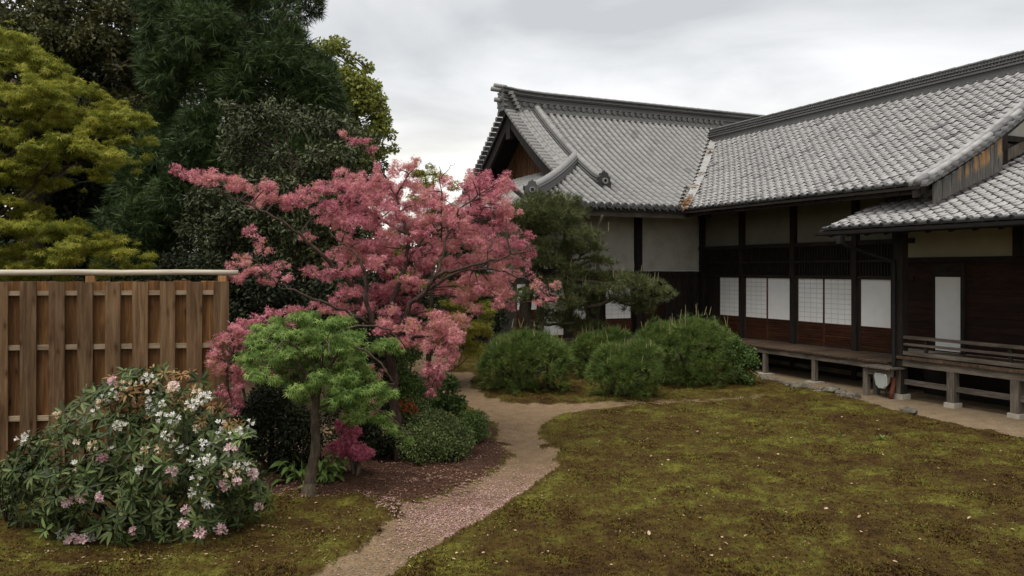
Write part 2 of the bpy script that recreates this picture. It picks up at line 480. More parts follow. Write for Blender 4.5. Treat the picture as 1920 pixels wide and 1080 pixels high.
# eave ends of the tiles: a lip with a round boss
def eave_end():
    gq = Geo()
    gq.tube([(0, 0, 0), (0, .10, .012)], [.050, .046], 9)
    gq.box(-.225, -.035, .0, .02, -.035, .006)
    gq.box(-.25, .0, .02, .09, -.012, .012)
    return gq
ee = eave_end(); me_ee = bpy.data.meshes.new("eave_tile"); me_ee.from_pydata(ee.v, [], ee.f); me_ee.materials.append(M['tile_dark'])
def eave_row(parent, pts, u, v, every=None):
    for p in pts:
        a = Vector(u).normalized(); b = Vector(v).normalized(); c = a.cross(b)
        mx = Matrix(((a.x, b.x, c.x, p[0]), (a.y, b.y, c.y, p[1]), (a.z, b.z, c.z, p[2]), (0, 0, 0, 1)))
        link("eave_tile", me_ee, None, parent, mx)
y = VERGE_B + .36
pts = []
while y < YE - .1:
    pts.append((XE - .035, y - .085, ZE + .022)); y += .25
eave_row(roofB, pts, (0, -1, 0), (1, 0, .43))

def ridge_sweep(parent, name, pts, side, layers, cap_r, mat, cap_mat, cap_len=.32):
    """stacked courses (half width, z0, z1) and a row of half-round cap tiles"""
    rg = Geo()
    for (hw, z0, z1) in layers:
        rg.sweep(pts, [(-hw, z0), (hw, z0), (hw, z1), (-hw, z1)], side)
    ro = rg.obj(name, mat, parent)
    z1 = layers[-1][2]
    n = 8
    prof = [(-cap_r, z1 - .02)] + [(-cap_r * math.cos(math.pi * k / n), z1 - .02 + cap_r * 1.05 * math.sin(math.pi * k / n)) for k in range(n + 1)][1:-1] + [(cap_r, z1 - .02)]
    P = [Vector(p) for p in pts]
    L = [0]
    for i in range(1, len(P)): L.append(L[-1] + (P[i] - P[i - 1]).length)
    def at(d):
        for i in range(1, len(P)):
            if d <= L[i] or i == len(P) - 1:
                k = (d - L[i - 1]) / max(1e-6, L[i] - L[i - 1]); return P[i - 1].lerp(P[i], k)
    d = 0
    while d < L[-1] - .02:
        e2 = min(d + cap_len, L[-1])
        cg = Geo(); a0, a1 = at(d), at(e2)
        pr0 = [(a * 1.04, u + .006) for a, u in prof]
        k = len(prof)
        s = Vector(side) if side else Vector((-(a1 - a0).y, (a1 - a0).x, 0)).normalized()
        V = [a0 + s * a + Vector((0, 0, u)) for a, u in pr0] + [a1 + s * a * .97 + Vector((0, 0, u - .004)) for a, u in prof]
        F = [(j, (j + 1) % k, k + (j + 1) % k, k + j) for j in range(k)] + [tuple(range(k - 1, -1, -1)), tuple(range(k, 2 * k))]
        cg.add(V, F).obj("ridge_cap_tile", cap_mat, ro)
        d = e2
    return ro

zb = ZE + g_(TB)
ridgeB = ridge_sweep(long_hall, "ridge", [(XR, 9.9, zb - .05), (XR, Yval(TB) + .05, zb - .05)], (1, 0, 0),
    [(.30, -.15, .05), (.36, .05, .09), (.24, .09, .155), (.28, .155, .175), (.22, .175, .24), (.26, .24, .26), (.19, .26, .33), (.22, .33, .35)], .095, M['tile_ridge'], M['tile_ridge'], .4)
rp = Geo()       # relief bands on the ridge face
yy = 10.0
while yy < Yval(TB):
    for (hw, z) in ((.245, .122), (.225, .208), (.195, .295)):
        rp.tube([(XR - hw - .012, yy, zb - .05 + z), (XR - hw + .02, yy, zb - .05 + z)], .026, 6)
    yy += .085
o = rp.obj("ridge_relief_band", M['tile_ridge'], ridgeB); o["kind"] = "stuff"

# verge at the near end: rounded tile rows, hanging verge tiles, barge board
prof_pts = lambda y, t0, t1, dz, n=14: [(XE + t0 + (t1 - t0) * i / n, y, ZE + g_(t0 + (t1 - t0) * i / n) + dz) for i in range(n + 1)]
for yv in (VERGE_B + .04, VERGE_B + .20):
    P = prof_pts(yv, -.03, TB, .045, 17)
    for i in range(len(P) - 1):
        Geo().tube([P[i], P[i + 1]], [.068, .065], 10).obj("verge_roll_tile", M['tile_b'], roofB, smooth=True)
def verge_piece(axis):
    gq = Geo(); n = 7; V = []
    for (x, r) in ((0, .095), (.36, .088)):
        for k in range(n + 1):
            a = math.pi * k / n; V.append((x, -r * math.cos(a), r * math.sin(a)))
    for k in range(n + 1):
        a = math.pi * k / n; V.append((0.01, -.06 * math.cos(a), .06 * math.sin(a)))
    V.append((0.012, 0, 0)); m = n + 1
    F = [(i + 1, i, m + i, m + i + 1) for i in range(n)] + [(i, i + 1, 2 * m + i + 1, 2 * m + i) for i in range(n)] + [(2 * m + i, 2 * m + i + 1, 3 * m) for i in range(n)]
    return gq.add(V, F)
vp = verge_piece(0); me_vp = bpy.data.meshes.new("verge_tile"); me_vp.from_pydata(vp.v, [], vp.f); me_vp.materials.append(M['tile_a'])
me_vpd = me_vp.copy(); me_vpd.materials.clear(); me_vpd.materials.append(M['tile_ridge'])
for (t, a) in rows(.10, TB, .235):
    u = Vector((0, 1, 0)); v = Vector((math.cos(a), 0, math.sin(a))); w = u.cross(v) * -1
    p = Vector((XE + t, VERGE_B - .16, ZE + g_(t) - .055))
    mx = Matrix(((u.x, v.x, w.x, p.x), (u.y, v.y, w.y, p.y), (u.z, v.z, w.z, p.z), (0, 0, 0, 1)))
    link("verge_tile", me_vpd, None, roofB, mx)
Geo().sweep(prof_pts(VERGE_B + .12, .02, TB, -.10), [(-.05, -.16), (.05, -.16), (.05, .02), (-.05, .02)], (0, 1, 0)).obj("barge_board", M['dark_wood'], long_hall)
# valley gutter with its flashing
vpts = [(XE + t - .0, YE + t, ZE + g_(t) + .085) for t in ts]
Geo().sweep(vpts, [(-.12, 0), (0, -.03), (.12, 0), (.12, .012), (0, -.018), (-.12, .012)], Vector((1, -1, 0)).normalized()).obj("valley_flashing", M['metal'], long_hall)

# soffit rafters and fascia of both eaves
yy = VERGE_B + .2
while yy < YE + .6:
    Geo().sweep([(XE + .08, yy, ZE - .03), (XW + .05, yy, ZE + g_(XW - XE) - .14)], [(-.04, -.13), (.04, -.13), (.04, -.02), (-.04, -.02)], (0, 1, 0)).obj("rafter", M['dark_wood_y'], long_hall)
    yy += .36
box("fascia", XE + .10, XE + .16, VERGE_B + .05, YE + .1, ZE - .17, ZE - .045, M['dark_wood_y'], long_hall)
Geo().sweep([(XE + .09, VERGE_B + .2, 0), (XE + .09, YE + .6, 0)], [(0, ZE - .02), (-.001, ZE - .06), (-2.2, ZE + .62), (-2.2, ZE + .68)], None).obj("soffit", M['dark_wood_y'], long_hall)

# ------------------------------------------------------------------ LONG HALL facade
YN, YF = 10.95, YW                     # near and far ends of the facade
posts_px = [1392.5, 1489, 1605.5]
posts_y = [on_x(p, XW) for p in posts_px]
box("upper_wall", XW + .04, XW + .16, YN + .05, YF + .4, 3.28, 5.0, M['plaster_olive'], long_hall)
box("wall_plate_beam", XW - .06, XW + .035, 12.0, YF - .003, 3.17, 3.278, M['dark_wood_y'], long_hall)
for yp in posts_y + [on_x(1683, XW), on_x(1318, XW)]:
    box("post", XW - .085, XW + .10, yp - .072, yp + .072, .0, 4.72, M['dark_wood'], long_hall)
# latticed transom band, two rows of upright slats in each bay
bays = [(on_x(1318, XW), posts_y[0]), (posts_y[0], posts_y[1]), (posts_y[1], posts_y[2]), (posts_y[2], on_x(1683, XW))]
box("transom_backing", XW + .08, XW + .12, 12.0, YF, 2.42, 3.2795, M['void'], long_hall)
for z0, z1 in ((2.37, 2.45), (2.76, 2.82)):
    box("transom_rail", XW - .045, XW + .04, 12.0, YF - .004, z0, z1, M['dark_wood_y'], long_hall)
for (ya, yb) in bays:
    lo, hi = min(ya, yb) + .12, max(ya, yb) - .12
    lg = Geo(); q = lo + .04
    while q < hi:
        lg.box(XW + .0, XW + .03, q, q + .035, 2.453, 2.757); lg.box(XW + .0, XW + .03, q, q + .035, 2.823, 3.167); q += .085
    o = lg.obj("lattice_slats", M['dark_wood'], long_hall); o["kind"] = "stuff"

def shoji_x(parent, X, y0, y1, z0, z1, zb, grid, face=-1, slats=9):
    """paper screen on a plane X = const; y0<y1"""
    sg = Geo(); t = .03
    sg.box(X, X + t, y0, y0 + .028, zb, z1 + .03).box(X, X + t, y1 - .028, y1, zb, z1 + .03)
    sg.box(X, X + t, y0 + .028, y1 - .028, z1, z1 + .03).box(X, X + t, y0 + .028, y1 - .028, z0 - .035, z0)
    so = sg.obj("shoji_screen", M['brown_wood'], parent)
    box("paper", X + .006, X + .012, y0 + .028, y1 - .028, z0, z1, M['paper'], so)
    if grid:
        lg = Geo(); nv, nh = grid
        for i in range(1, nv): lg.box(X + .0035, X + .0055, y0 + .028 + (y1 - y0 - .056) * i / nv - .006, y0 + .028 + (y1 - y0 - .056) * i / nv + .006, z0, z1)
        for i in range(1, nh): lg.box(X + .0010, X + .0030, y0 + .028, y1 - .028, z0 + (z1 - z0) * i / nh - .006, z0 + (z1 - z0) * i / nh + .006)
        lg.obj("lattice", M['lattice'], so)
    box("kick_board", X + .020, X + .028, y0 + .028, y1 - .028, zb, z0 - .035, M['brown_wood'], so)
    for k in range(slats):
        za = zb + .02 + (z0 - .06 - zb) * k / slats
        box("slat", X - .004, X + .0195, y0 + .028, y1 - .028, za, za + .032, M['brown_wood'], so)
    return so
FLOOR = .69
for (pa, pb, grid) in ((1349, 1387, (4, 9)), (1397.5, 1438.5, (4, 9)), (1438.5, 1482.5, None), (1495.5, 1544.5, (4, 9)), (1544.5, 1598.5, (4, 9)), (1612.5, 1672, None)):
    y1, y0 = on_x(pa, XW), on_x(pb, XW)
    shoji_x(long_hall, XW, y0, y1, 1.28, 2.365, FLOOR + .01, grid)
box("dark_wall_panel", XW + .01, XW + .06, on_x(1349, XW) + .01, on_x(1318, XW) - .1, FLOOR, 2.365, M['dark_wood'], long_hall)
box("sill_beam", XW - .07, XW + .10, 12.0, YF - .004, FLOOR - .18, FLOOR - .002, M['dark_wood_y'], long_hall)
# veranda
VX0 = 13.72
yb = 11.62
rng = random.Random(5)
while yb < 18.0:
    dz = rng.uniform(-.004, .004); w = .155
    Geo().box(VX0 + rng.uniform(-.012, .012), XW - .075, yb, yb + w - .008, FLOOR - .035 + dz, FLOOR + dz).obj("floor_board", M['deck_wood'], long_hall)
    yb += w
box("veranda_edge_beam", VX0 + .05, VX0 + .17, 11.62, 18.0, FLOOR - .17, FLOOR - .042, M['grey_wood_y'], long_hall)
for (px, py) in ((1432, 701), (1523, 717)):
    q = G(px, py); 
    Geo().box(VX0 + .06, VX0 + .16, q.y - .05, q.y + .05, .02, FLOOR - .172).obj("veranda_post", M['grey_wood'], long_hall)
    Geo().box(VX0 - .03, VX0 + .25, q.y - .16, q.y + .16, -.06, .02).obj("footing_stone", M['base_stone'], long_hall)
for yq in (17.1,):
    Geo().box(VX0 + .06, VX0 + .16, yq - .05, yq + .05, .0, FLOOR - .172).obj("veranda_post", M['grey_wood'], long_hall)
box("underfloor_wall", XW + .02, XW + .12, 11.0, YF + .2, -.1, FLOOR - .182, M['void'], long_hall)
box("underfloor_rail", XW - .06, XW + .015, 11.5, YF - .2, .10, .20, M['grey_wood_y'], long_hall)

# near gable end of the long hall: plaster, timbers and a boarded corner above the porch roof
CS0, CX0, CZ0 = .37, 12.6, 3.42        # porch roof slope, eave X, eave height
def czr(x): return CZ0 + CS0 * (x - CX0)
def bunder(x): return ZE + g_(x - XE) - .20
xs = [14.0 + .25 * i for i in range(18)]
gw = Geo(); V = [(x, 11.0, czr(x) - .3) for x in xs] + [(x, 11.0, bunder(x)) for x in xs] + [(x, 11.1, czr(x) - .3) for x in xs] + [(x, 11.1, bunder(x)) for x in xs]
k = len(xs)
F = [(i, i + 1, k + i + 1, k + i) for i in range(k - 1)] + [(2 * k + i + 1, 2 * k + i, 3 * k + i, 3 * k + i + 1) for i in range(k - 1)] + [(k + i, k + i + 1, 3 * k + i + 1, 3 * k + i) for i in range(k - 1)]
gw.add(V, F).obj("gable_wall", M['plaster'], long_hall)
m, n, l, b = new_mat("peeling_weathered_boards")
v = coords(n, l, (9, 9, 1.6)); a1 = tex_noise(n, l, 1.0, 5, .65, v); fine = tex_noise(n, l, 1.0, 6, .6, coords(n, l, (40, 40, 3)))
base = ramp(n, l, fine.outputs[0], [(.3, (.035, .032, .028)), (.55, (.085, .08, .07)), (.75, (.16, .15, .135))])
raw = ramp(n, l, fine.outputs[0], [(.3, (.17, .085, .03)), (.7, (.34, .20, .085))])
mk = ramp(n, l, a1.outputs[0], [(.47, (0, 0, 0)), (.51, (1, 1, 1))])
sx = n.new("ShaderNodeSeparateXYZ"); gg = n.new("ShaderNodeNewGeometry"); l.new(gg.outputs['Position'], sx.inputs[0])
zz = n.new("ShaderNodeMath"); zz.operation = 'MULTIPLY_ADD'; l.new(sx.outputs[0], zz.inputs[0]); zz.inputs[1].default_value = -.47; l.new(sx.outputs[2], zz.inputs[2])
mk2 = ramp(n, l, zz.outputs[0], [(0.0, (0, 0, 0)), (1.0, (1, 1, 1))])
mr = n.new("ShaderNodeMapRange"); mr.inputs[1].default_value = -2.42; mr.inputs[2].default_value = -2.30; l.new(zz.outputs[0], mr.inputs[0])
mr2 = n.new("ShaderNodeMapRange"); mr2.inputs[1].default_value = 14.15; mr2.inputs[2].default_value = 14.3; l.new(sx.outputs[0], mr2.inputs[0])
f1 = n.new("ShaderNodeMath"); f1.operation = 'MULTIPLY'; l.new(mk.outputs[0], f1.inputs[0]); l.new(mr.outputs[0], f1.inputs[1])
f2 = n.new("ShaderNodeMath"); f2.operation = 'MULTIPLY'; l.new(f1.outputs[0], f2.inputs[0]); l.new(mr2.outputs[0], f2.inputs[1])
l.new(mixc(n, l, f2.outputs[0], base.outputs[0], raw.outputs[0]), b.inputs['Base Color']); b.inputs['Roughness'].default_value = .9
M['peel'] = m
x = 13.5; rng = random.Random(8)
while x < 15.42:
    w = .125; dy = rng.uniform(-.005, .005)
    gq = Geo(); xa, xb = x, x + w - .006
    lo = [czr(xa) + .10 + .0 * x, czr(xb) + .10]; hi = [bunder(xa) + .07, bunder(xb) + .07]
    V = [(xa, 10.38 + dy, lo[0]), (xb, 10.38 + dy, lo[1]), (xb, 10.38 + dy, hi[1]), (xa, 10.38 + dy, hi[0]), (xa, 10.41 + dy, lo[0]), (xb, 10.41 + dy, lo[1]), (xb, 10.41 + dy, hi[1]), (xa, 10.41 + dy, hi[0])]
    gq.add(V, [(0, 1, 2, 3), (7, 6, 5, 4), (1, 5, 6, 2), (4, 0, 3, 7), (3, 2, 6, 7), (4, 5, 1, 0)]).obj("gable_board", M['peel'], long_hall)
    x += w
box("gable_post", 16.12, 16.27, 10.78, 10.995, czr(16.2) + .02, bunder(16.2), M['dark_wood'], long_hall)
box("gable_post", 17.6, 17.75, 10.78, 10.995, czr(17.6) + .02, bunder(17.7), M['dark_wood'], long_hall)
Geo().sweep([(15.9, 10.85, czr(15.9) + .10), (18.4, 10.85, czr(18.4) + .12)], [(-.07, 0), (.07, 0), (.07, .24), (-.07, .24)], (0, 1, 0)).obj("gable_foot_beam", M['grey_wood'], long_hall)
box("gable_tie_beam", 16.272, 18.2, 10.82, 10.99, 5.30, 5.42, M['dark_wood'], long_hall)

# ------------------------------------------------------------------ PORCH HALL
PY1, PY0 = 12.36, 5.2
def proof(a, t): return (CX0 + t, PY0 + (PY1 - PY0) * a, CZ0 + CS0 * t - .03)
roofC = sheet("roof", proof, [0, 1], [0, 2.3], M['dark_wood_y'], porch_hall)
sheet("upper_roof_deck", lambda a, t: (CX0 + t, PY0 + (10.97 - PY0) * a, CZ0 + CS0 * t - .03), [0, 1], [2.3, 6.4], M['dark_wood_y'], porch_hall)
O, Uu, Vv, Wv = [], [], [], []
for (t, a) in rows(0.0, 5.9, .24, lambda t: CS0):
    y = PY0 + .15
    while y < (PY1 - .12 if t < 2.2 else 10.9):
        O.append((CX0 + t, y, CZ0 + CS0 * t)); Uu.append((0, -1, 0)); Vv.append((math.cos(a), 0, math.sin(a))); Wv.append((-math.sin(a), 0, math.cos(a)))
        y += .25
lay("roof_tile", s_tile(), O, Uu, Vv, Wv, M['tile_b'], roofC, 300, "roof_tile_field", seed=4)
y = PY0 + .15; pts = []
while y < PY1 - .1:
    pts.append((CX0 - .035, y - .085, CZ0 + .022)); y += .25
eave_row(roofC, pts, (0, -1, 0), (1, 0, .37))
# gutter, fascia, rafters
Geo().sweep([(CX0 - .04, PY0, CZ0 - .095), (CX0 - .04, PY1 + .06, CZ0 - .11)], [(-.040, .035), (-.034, .0), (-.014, -.02), (.014, -.02), (.034, .0), (.040, .035), (.033, .035), (.026, .004), (-.026, .004), (-.033, .035)], (1, 0, 0)).obj("gutter", M['dark_metal'], porch_hall)
box("fascia", CX0 + .10, CX0 + .15, PY0, PY1 - .02, CZ0 - .13, CZ0 - .045, M['dark_wood_y'], porch_hall)
yy = PY0 + .2
while yy < PY1 - .1:
    Geo().sweep([(CX0 + .11, yy, CZ0 - .05), (XW - .02, yy, czr(XW) - .14)], [(-.035, -.11), (.035, -.11), (.035, 0), (-.035, 0)], (0, 1, 0)).obj("rafter", M['dark_wood_y'], porch_hall)
    yy += .45
PX = 13.66                                   # platform edge
p1, p2, p3 = G(1676, 748), G(1785, 764), G(1896, 786)
PFL = .87
pys = [p1.y - .02, p2.y, p3.y, p3.y - 1.25, p3.y - 2.5]
box("eave_beam", PX - .08, PX + .08, PY0, pys[0] + .7, 3.48, 3.64, M['dark_wood_y'], porch_hall)
# corner post up to the roof, others only carry the platform
def post(x, y, z0, z1, w, name="platform_post", mat='grey_wood'):
    po = Geo().box(x - w, x + w, y - w, y + w, z0, z1).obj(name, M[mat], porch_hall)
    if z0 < .3: Geo().box(x - w - .035, x + w + .035, y - w - .035, y + w + .035, -.08, z0).obj("footing_stone", M['base_stone'], porch_hall)
post(PX + .02, pys[0], .10, 3.48, .085, "corner_post", 'dark_wood')
for yv in pys[1:]: post(PX + .02, yv, .09, PFL - .20, .075)
box("platform_edge_beam", PX - .06, PX + .09, PY0, pys[0] - .088, PFL - .20, PFL - .06, M['grey_wood_y'], porch_hall)
yb = PY0
rng = random.Random(6)
while yb < pys[0] + .05:
    Geo().box(PX - .10, XW - .02, yb, yb + .175, PFL - .058, PFL - rng.uniform(0, .006)).obj("floor_board", M['deck_wood'], porch_hall); yb += .18
for i in range(len(pys) - 1):
    ya, yb2 = pys[i + 1] + .078, pys[i] - (.088 if i == 0 else .078)
    Geo().box(PX - .005, PX + .05, ya, yb2, .30, .40).obj("brace_rail", M['grey_wood_y'], porch_hall)
# railing: three rails on short uprights
ry1 = pys[0] - .09
for (z, hh, w) in ((1.245, .028, .045), (1.105, .022, .035), (.93, .035, .05)):
    Geo().sweep([(PX + .0, PY0, z - hh), (PX + .0, ry1, z - hh)], [(-w, 0), (w, 0), (w, hh * 2), (-w, hh * 2)], (1, 0, 0)).obj("handrail" if z > 1.2 else "rail", M['grey_wood_y'], porch_hall)
for yv in [pys[1] + .55, pys[2] + .1, pys[3]]:
    box("baluster", PX - .022, PX + .022, yv - .03, yv + .03, .967, 1.083, M['dark_wood'], porch_hall)
    box("baluster", PX - .022, PX + .022, yv - .03, yv + .03, 1.127, 1.217, M['dark_wood'], porch_hall)
# wall behind the railing: ochre plaster above, brown boarding below, one white door
box("upper_wall", XW + .02, XW + .14, PY0, on_x(1683, XW) - .1, 2.86, 4.3, M['plaster_yellow'], porch_hall)
box("lintel_beam", XW - .06, XW + .10, PY0, on_x(1683, XW) - .1, 2.74, 2.858, M['dark_wood_y'], porch_hall)
dy1, dy0 = on_x(1753, XW), on_x(1803.5, XW)
for (ya, yb2) in ((dy1 + .05, on_x(1683, XW) - .1), (PY0, dy0 - .09)):
    zq = PFL + .01; zi = 0
    while zq < 2.70:
        Geo().box(XW + .0 + (zi % 2) * .006, XW + .03, ya, yb2, zq, zq + .145).obj("wall_board", M['porch_board'], porch_hall); zq += .15; zi += 1
box("wall_backing", XW + .035, XW + .099, PY0, on_x(1683, XW) - .1, PFL, 2.859, M['void'], porch_hall)
do = box("door", XW + .005, XW + .03, dy0, dy1, PFL + .01, 2.455, M['dark_wood'], porch_hall)
box("white_panel", XW - .004, XW + .004, dy0 + .012, dy1 - .012, PFL + .03, 2.44, M['paper'], do)
box("door_jamb", XW - .05, XW + .03, dy0 - .088, dy0 - .003, PFL, 2.738, M['dark_wood'], porch_hall)
box("door_jamb", XW - .02, XW + .03, dy1 + .003, dy1 + .048, PFL, 2.738, M['dark_wood'], porch_hall)
box("door_lintel", XW - .02, XW + .03, dy0 - .0, dy1 + .0, 2.458, 2.7395, M['dark_wood_y'], porch_hall)
box("wall_post", XW - .08, XW + .018, on_x(1911, XW) - .08, on_x(1911, XW) + .08, 2.86, 3.95, M['dark_wood'], porch_hall)
box("underfloor_wall", XW - .3, XW - .2, PY0, pys[0] + .3, -.1, PFL - .06, M['void'], porch_hall)
# downspout from the gutter, along the corner post, into a rusty collar
dsx, dsy = PX - .14, pys[0] + .05
ds = Geo()
ds.tube(smooth_path([(CX0 - .04, 11.75, CZ0 - .14), (CX0 + .02, 11.72, CZ0 - .32), (CX0 + .5, 11.62, CZ0 - .47), (dsx - .05, dsy + .03, CZ0 - .66), (dsx, dsy, CZ0 - .85), (dsx, dsy, .42)], 5), .036, 9)
dso = ds.obj("downspout", M['dark_metal'], porch_hall, smooth=True)
Geo().tube([(dsx, dsy, .43), (dsx - .02, dsy, .25), (dsx - .07, dsy + .01, .0)], [.045, .045, .05], 10).obj("rusty_collar", M['rust_pipe'], dso, smooth=True)
box("gutter_head", CX0 - .11, CX0 + .02, 11.69, 11.79, CZ0 - .30, CZ0 - .15, M['dark_metal'], porch_hall)

# ------------------------------------------------------------------ GABLED HALL roof
TA = YR - YE
def front_min_x(t): return HIPX + t if t < (VERGE_A - HIPX) else VERGE_A
tsA = [TA * i / 16 for i in range(17)]
roofA = sheet("roof", lambda a, t: (front_min_x(t) + (XE + t + .02 - front_min_x(t)) * a, YE + t, ZE + g_(t) - .03), [0, .5, 1], tsA, M['dark_wood'], gabled_hall)
sheet("rear_roof", lambda a, t: (front_min_x(t) + (26 - front_min_x(t)) * a, 2 * YR - YE - t, ZE + g_(t) - .03), [0, .5, 1], tsA, M['tile_a'], gabled_hall)
thip = 3.0
sheet("rear_soffit", lambda a, t: (front_min_x(t) + .02 + (26 - front_min_x(t)) * a, 2 * YR - YE - t, ZE + g_(t) - .11), [0, .5, 1], tsA, M['void'], gabled_hall)
hip_ts = [thip * i / 6 for i in range(7)]
hipA = sheet("hip_roof", lambda a, t: (HIPX + t, (YE + t) + (2 * YR - 2 * YE - 2 * t) * a, ZE + g_(t) - .03), [0, .5, 1], hip_ts, M['dark_wood'], gabled_hall)
O, Uu, Vv, Wv = [], [], [], []; O2, U2, V2, W2 = [], [], [], []
x = HIPX + .12
cols = []
while x < 19.2:
    cols.append(x); x += .245
for (t, a) in rows(0.0, TA - .1, .30):
    for x in cols:
        if x > front_min_x(t) + (.25 if t > 2 else .02) and x < XE + t - .10:
            O.append((x, YE + t, ZE + g_(t) + .012)); Uu.append((1, 0, 0)); Vv.append((0, math.cos(a), math.sin(a))); Wv.append((0, -math.sin(a), math.cos(a)))
for (t, a) in rows(0.0, TA - .1, .135):
    for x in cols:
        x2 = x + .1225
        if x2 > front_min_x(t) + .05 and x2 < XE + t - .05:
            O2.append((x2, YE + t, ZE + g_(t) - .012)); U2.append((1, 0, 0)); V2.append((0, math.cos(a), math.sin(a))); W2.append((0, -math.sin(a), math.cos(a)))
lay("cover_tile", cover_tile(), O, Uu, Vv, Wv, M['tile_a'], roofA, 300, "cover_tile_field", seed=5, jit=.0008, wob=.15)
lay("pan_tile", pan_tile(), O2, U2, V2, W2, M['tile_a'], roofA, 0, "pan_tile_field", seed=6)
O, Uu, Vv, Wv = [], [], [], []; O2, U2, V2, W2 = [], [], [], []
for (t, a) in rows(0.0, thip - .4, .30):
    y = YE + t + .15
    while y < 2 * YR - YE - t - .1:
        fr = ((0, -1, 0), (math.cos(a), 0, math.sin(a)), (-math.sin(a), 0, math.cos(a)))
        O.append((HIPX + t, y, ZE + g_(t) + .012)); Uu.append(fr[0]); Vv.append(fr[1]); Wv.append(fr[2])
        for q in (0, .15):
            tq = min(t + q, thip); O2.append((HIPX + tq, y + .1225, ZE + g_(tq) - .012)); U2.append(fr[0]); V2.append(fr[1]); W2.append(fr[2])
        y += .245
lay("hip_cover_tile", cover_tile(), O, Uu, Vv, Wv, M['tile_a'], hipA, 0, "cover_tile_field", seed=7)
lay("hip_pan_tile", pan_tile(), O2, U2, V2, W2, M['tile_a'], hipA, 0, "pan_tile_field", seed=8)
# round eave discs
def disc_mesh(name, r, mat, th=.05):
    gq = Geo(); n = 14
    gq.tube([(0, 0, 0), (0, th, 0)], r, n)
    gq.tube([(0, -.010, 0), (0, .0, 0)], [r * .95, r], n); gq.tube([(0, -.018, 0), (0, -.005, 0)], [r * .34, r * .42], 8)
    V, F = [], []
    for rr, yy in ((r * .62, -.0105), (r * .68, -.017), (r * .78, -.017), (r * .84, -.0105)):
        for k in range(n): V.append((rr * math.cos(2 * math.pi * k / n), yy, rr * math.sin(2 * math.pi * k / n)))
    for q in range(3):
        for k in range(n): F.append((q * n + k, q * n + (k + 1) % n, (q + 1) * n + (k + 1) % n, (q + 1) * n + k))
    gq.add(V, F)
    me = bpy.data.meshes.new(name); me.from_pydata(gq.v, [], gq.f); me.materials.append(mat); return me
me_disc = disc_mesh("eave_disc", .088, M['tile_dark'], .12)
me_rdisc = disc_mesh("ridge_disc", .085, M['tile_ridge'])
for x in cols:
    if HIPX + .1 < x < XE - .1:
        link("eave_disc", me_disc, None, roofA, Matrix.Translation((x, YE - .06, ZE + .055)))
        Geo().box(x + .09, x + .155, YE - .03, YE - .012, ZE - .05, ZE + .012).obj("eave_drip", M['tile_dark'], roofA)
# main ridge
zr = ZE + g_(TA)
ridgeA = ridge_sweep(gabled_hall, "ridge", [(10.30, YR, zr + .10), (10.9, YR, zr + .03), (11.8, YR, zr), (26, YR, zr)], (0, 1, 0),
    [(.24, -.25, .15), (.29, .15, .19), (.20, .19, .32), (.27, .32, .36), (.31, .36, .385), (.18, .385, .49), (.24, .49, .53)], .10, M['tile_ridge'], M['tile_a'], .33)
for x in cols:
    if x > 10.9: link("ridge_disc", me_rdisc, None, ridgeA, Matrix.Translation((x, YR - .30, zr + .065)))
rp = Geo(); xx = 10.5
while xx < 19.5:
    rp.tube([(xx, YR - .20, zr + .44), (xx, YR - .16, zr + .44)], .040, 7); rp.tube([(xx + .05, YR - .195, zr + .415), (xx + .05, YR - .16, zr + .415)], .026, 6); xx += .10
o = rp.obj("ridge_relief_band", M['tile_dark'], ridgeA); o["kind"] = "stuff"
rp = Geo(); rp.box(10.9, 19.4, YR - .27, YR - .25, zr - .03, zr - .0); rp.box(10.9, 19.4, YR - .29, YR - .25, zr - .16, zr - .02); rp.obj("ridge_foot_course", M['tile_ridge'], ridgeA)

def oni(parent, loc, facing, w=.34, h=.42, mat='tile_dark', name="ridge_end_ornament"):
    """scalloped end plate with a ring boss, facing a horizontal direction"""
    out = [(-.5, 0), (-.42, .16), (-.5, .30), (-.38, .44), (-.42, .60), (-.26, .70), (-.22, .86), (-.08, .88), (0, 1.0), (.08, .88), (.22, .86), (.26, .70), (.42, .60), (.38, .44), (.5, .30), (.42, .16), (.5, 0)]
    f = Vector(facing).normalized(); s = Vector((-f.y, f.x, 0)); p = Vector(loc)
    gq = Geo(); k = len(out)
    V = [p + s * a * w + Vector((0, 0, u * h)) + f * .07 for a, u in out] + [p + s * a * w + Vector((0, 0, u * h)) - f * .07 for a, u in out]
    gq.add(V, [tuple(range(k)), tuple(range(2 * k - 1, k - 1, -1))] + [(i, k + i, k + (i + 1) % k, (i + 1) % k) for i in range(k)])
    oo = gq.obj(name, M[mat], parent)
    c = p + Vector((0, 0, .40 * h)) + f * .07
    rg = Geo(); n = 14; V, F = [], []
    up = Vector((0, 0, 1))
    for rr, dd in ((.15, 0), (.15, .05), (.095, .05), (.095, .0)):
        for q in range(n):
            t = 2 * math.pi * q / n; V.append(c + (s * math.cos(t) + up * math.sin(t)) * rr * w * 1.25 + f * dd)
    for j in range(3):
        for q in range(n): F.append((j * n + q, j * n + (q + 1) % n, (j + 1) * n + (q + 1) % n, (j + 1) * n + q))
    rg.add(V, F).obj("ring_boss", M['tile_a'], oo)
    return oo
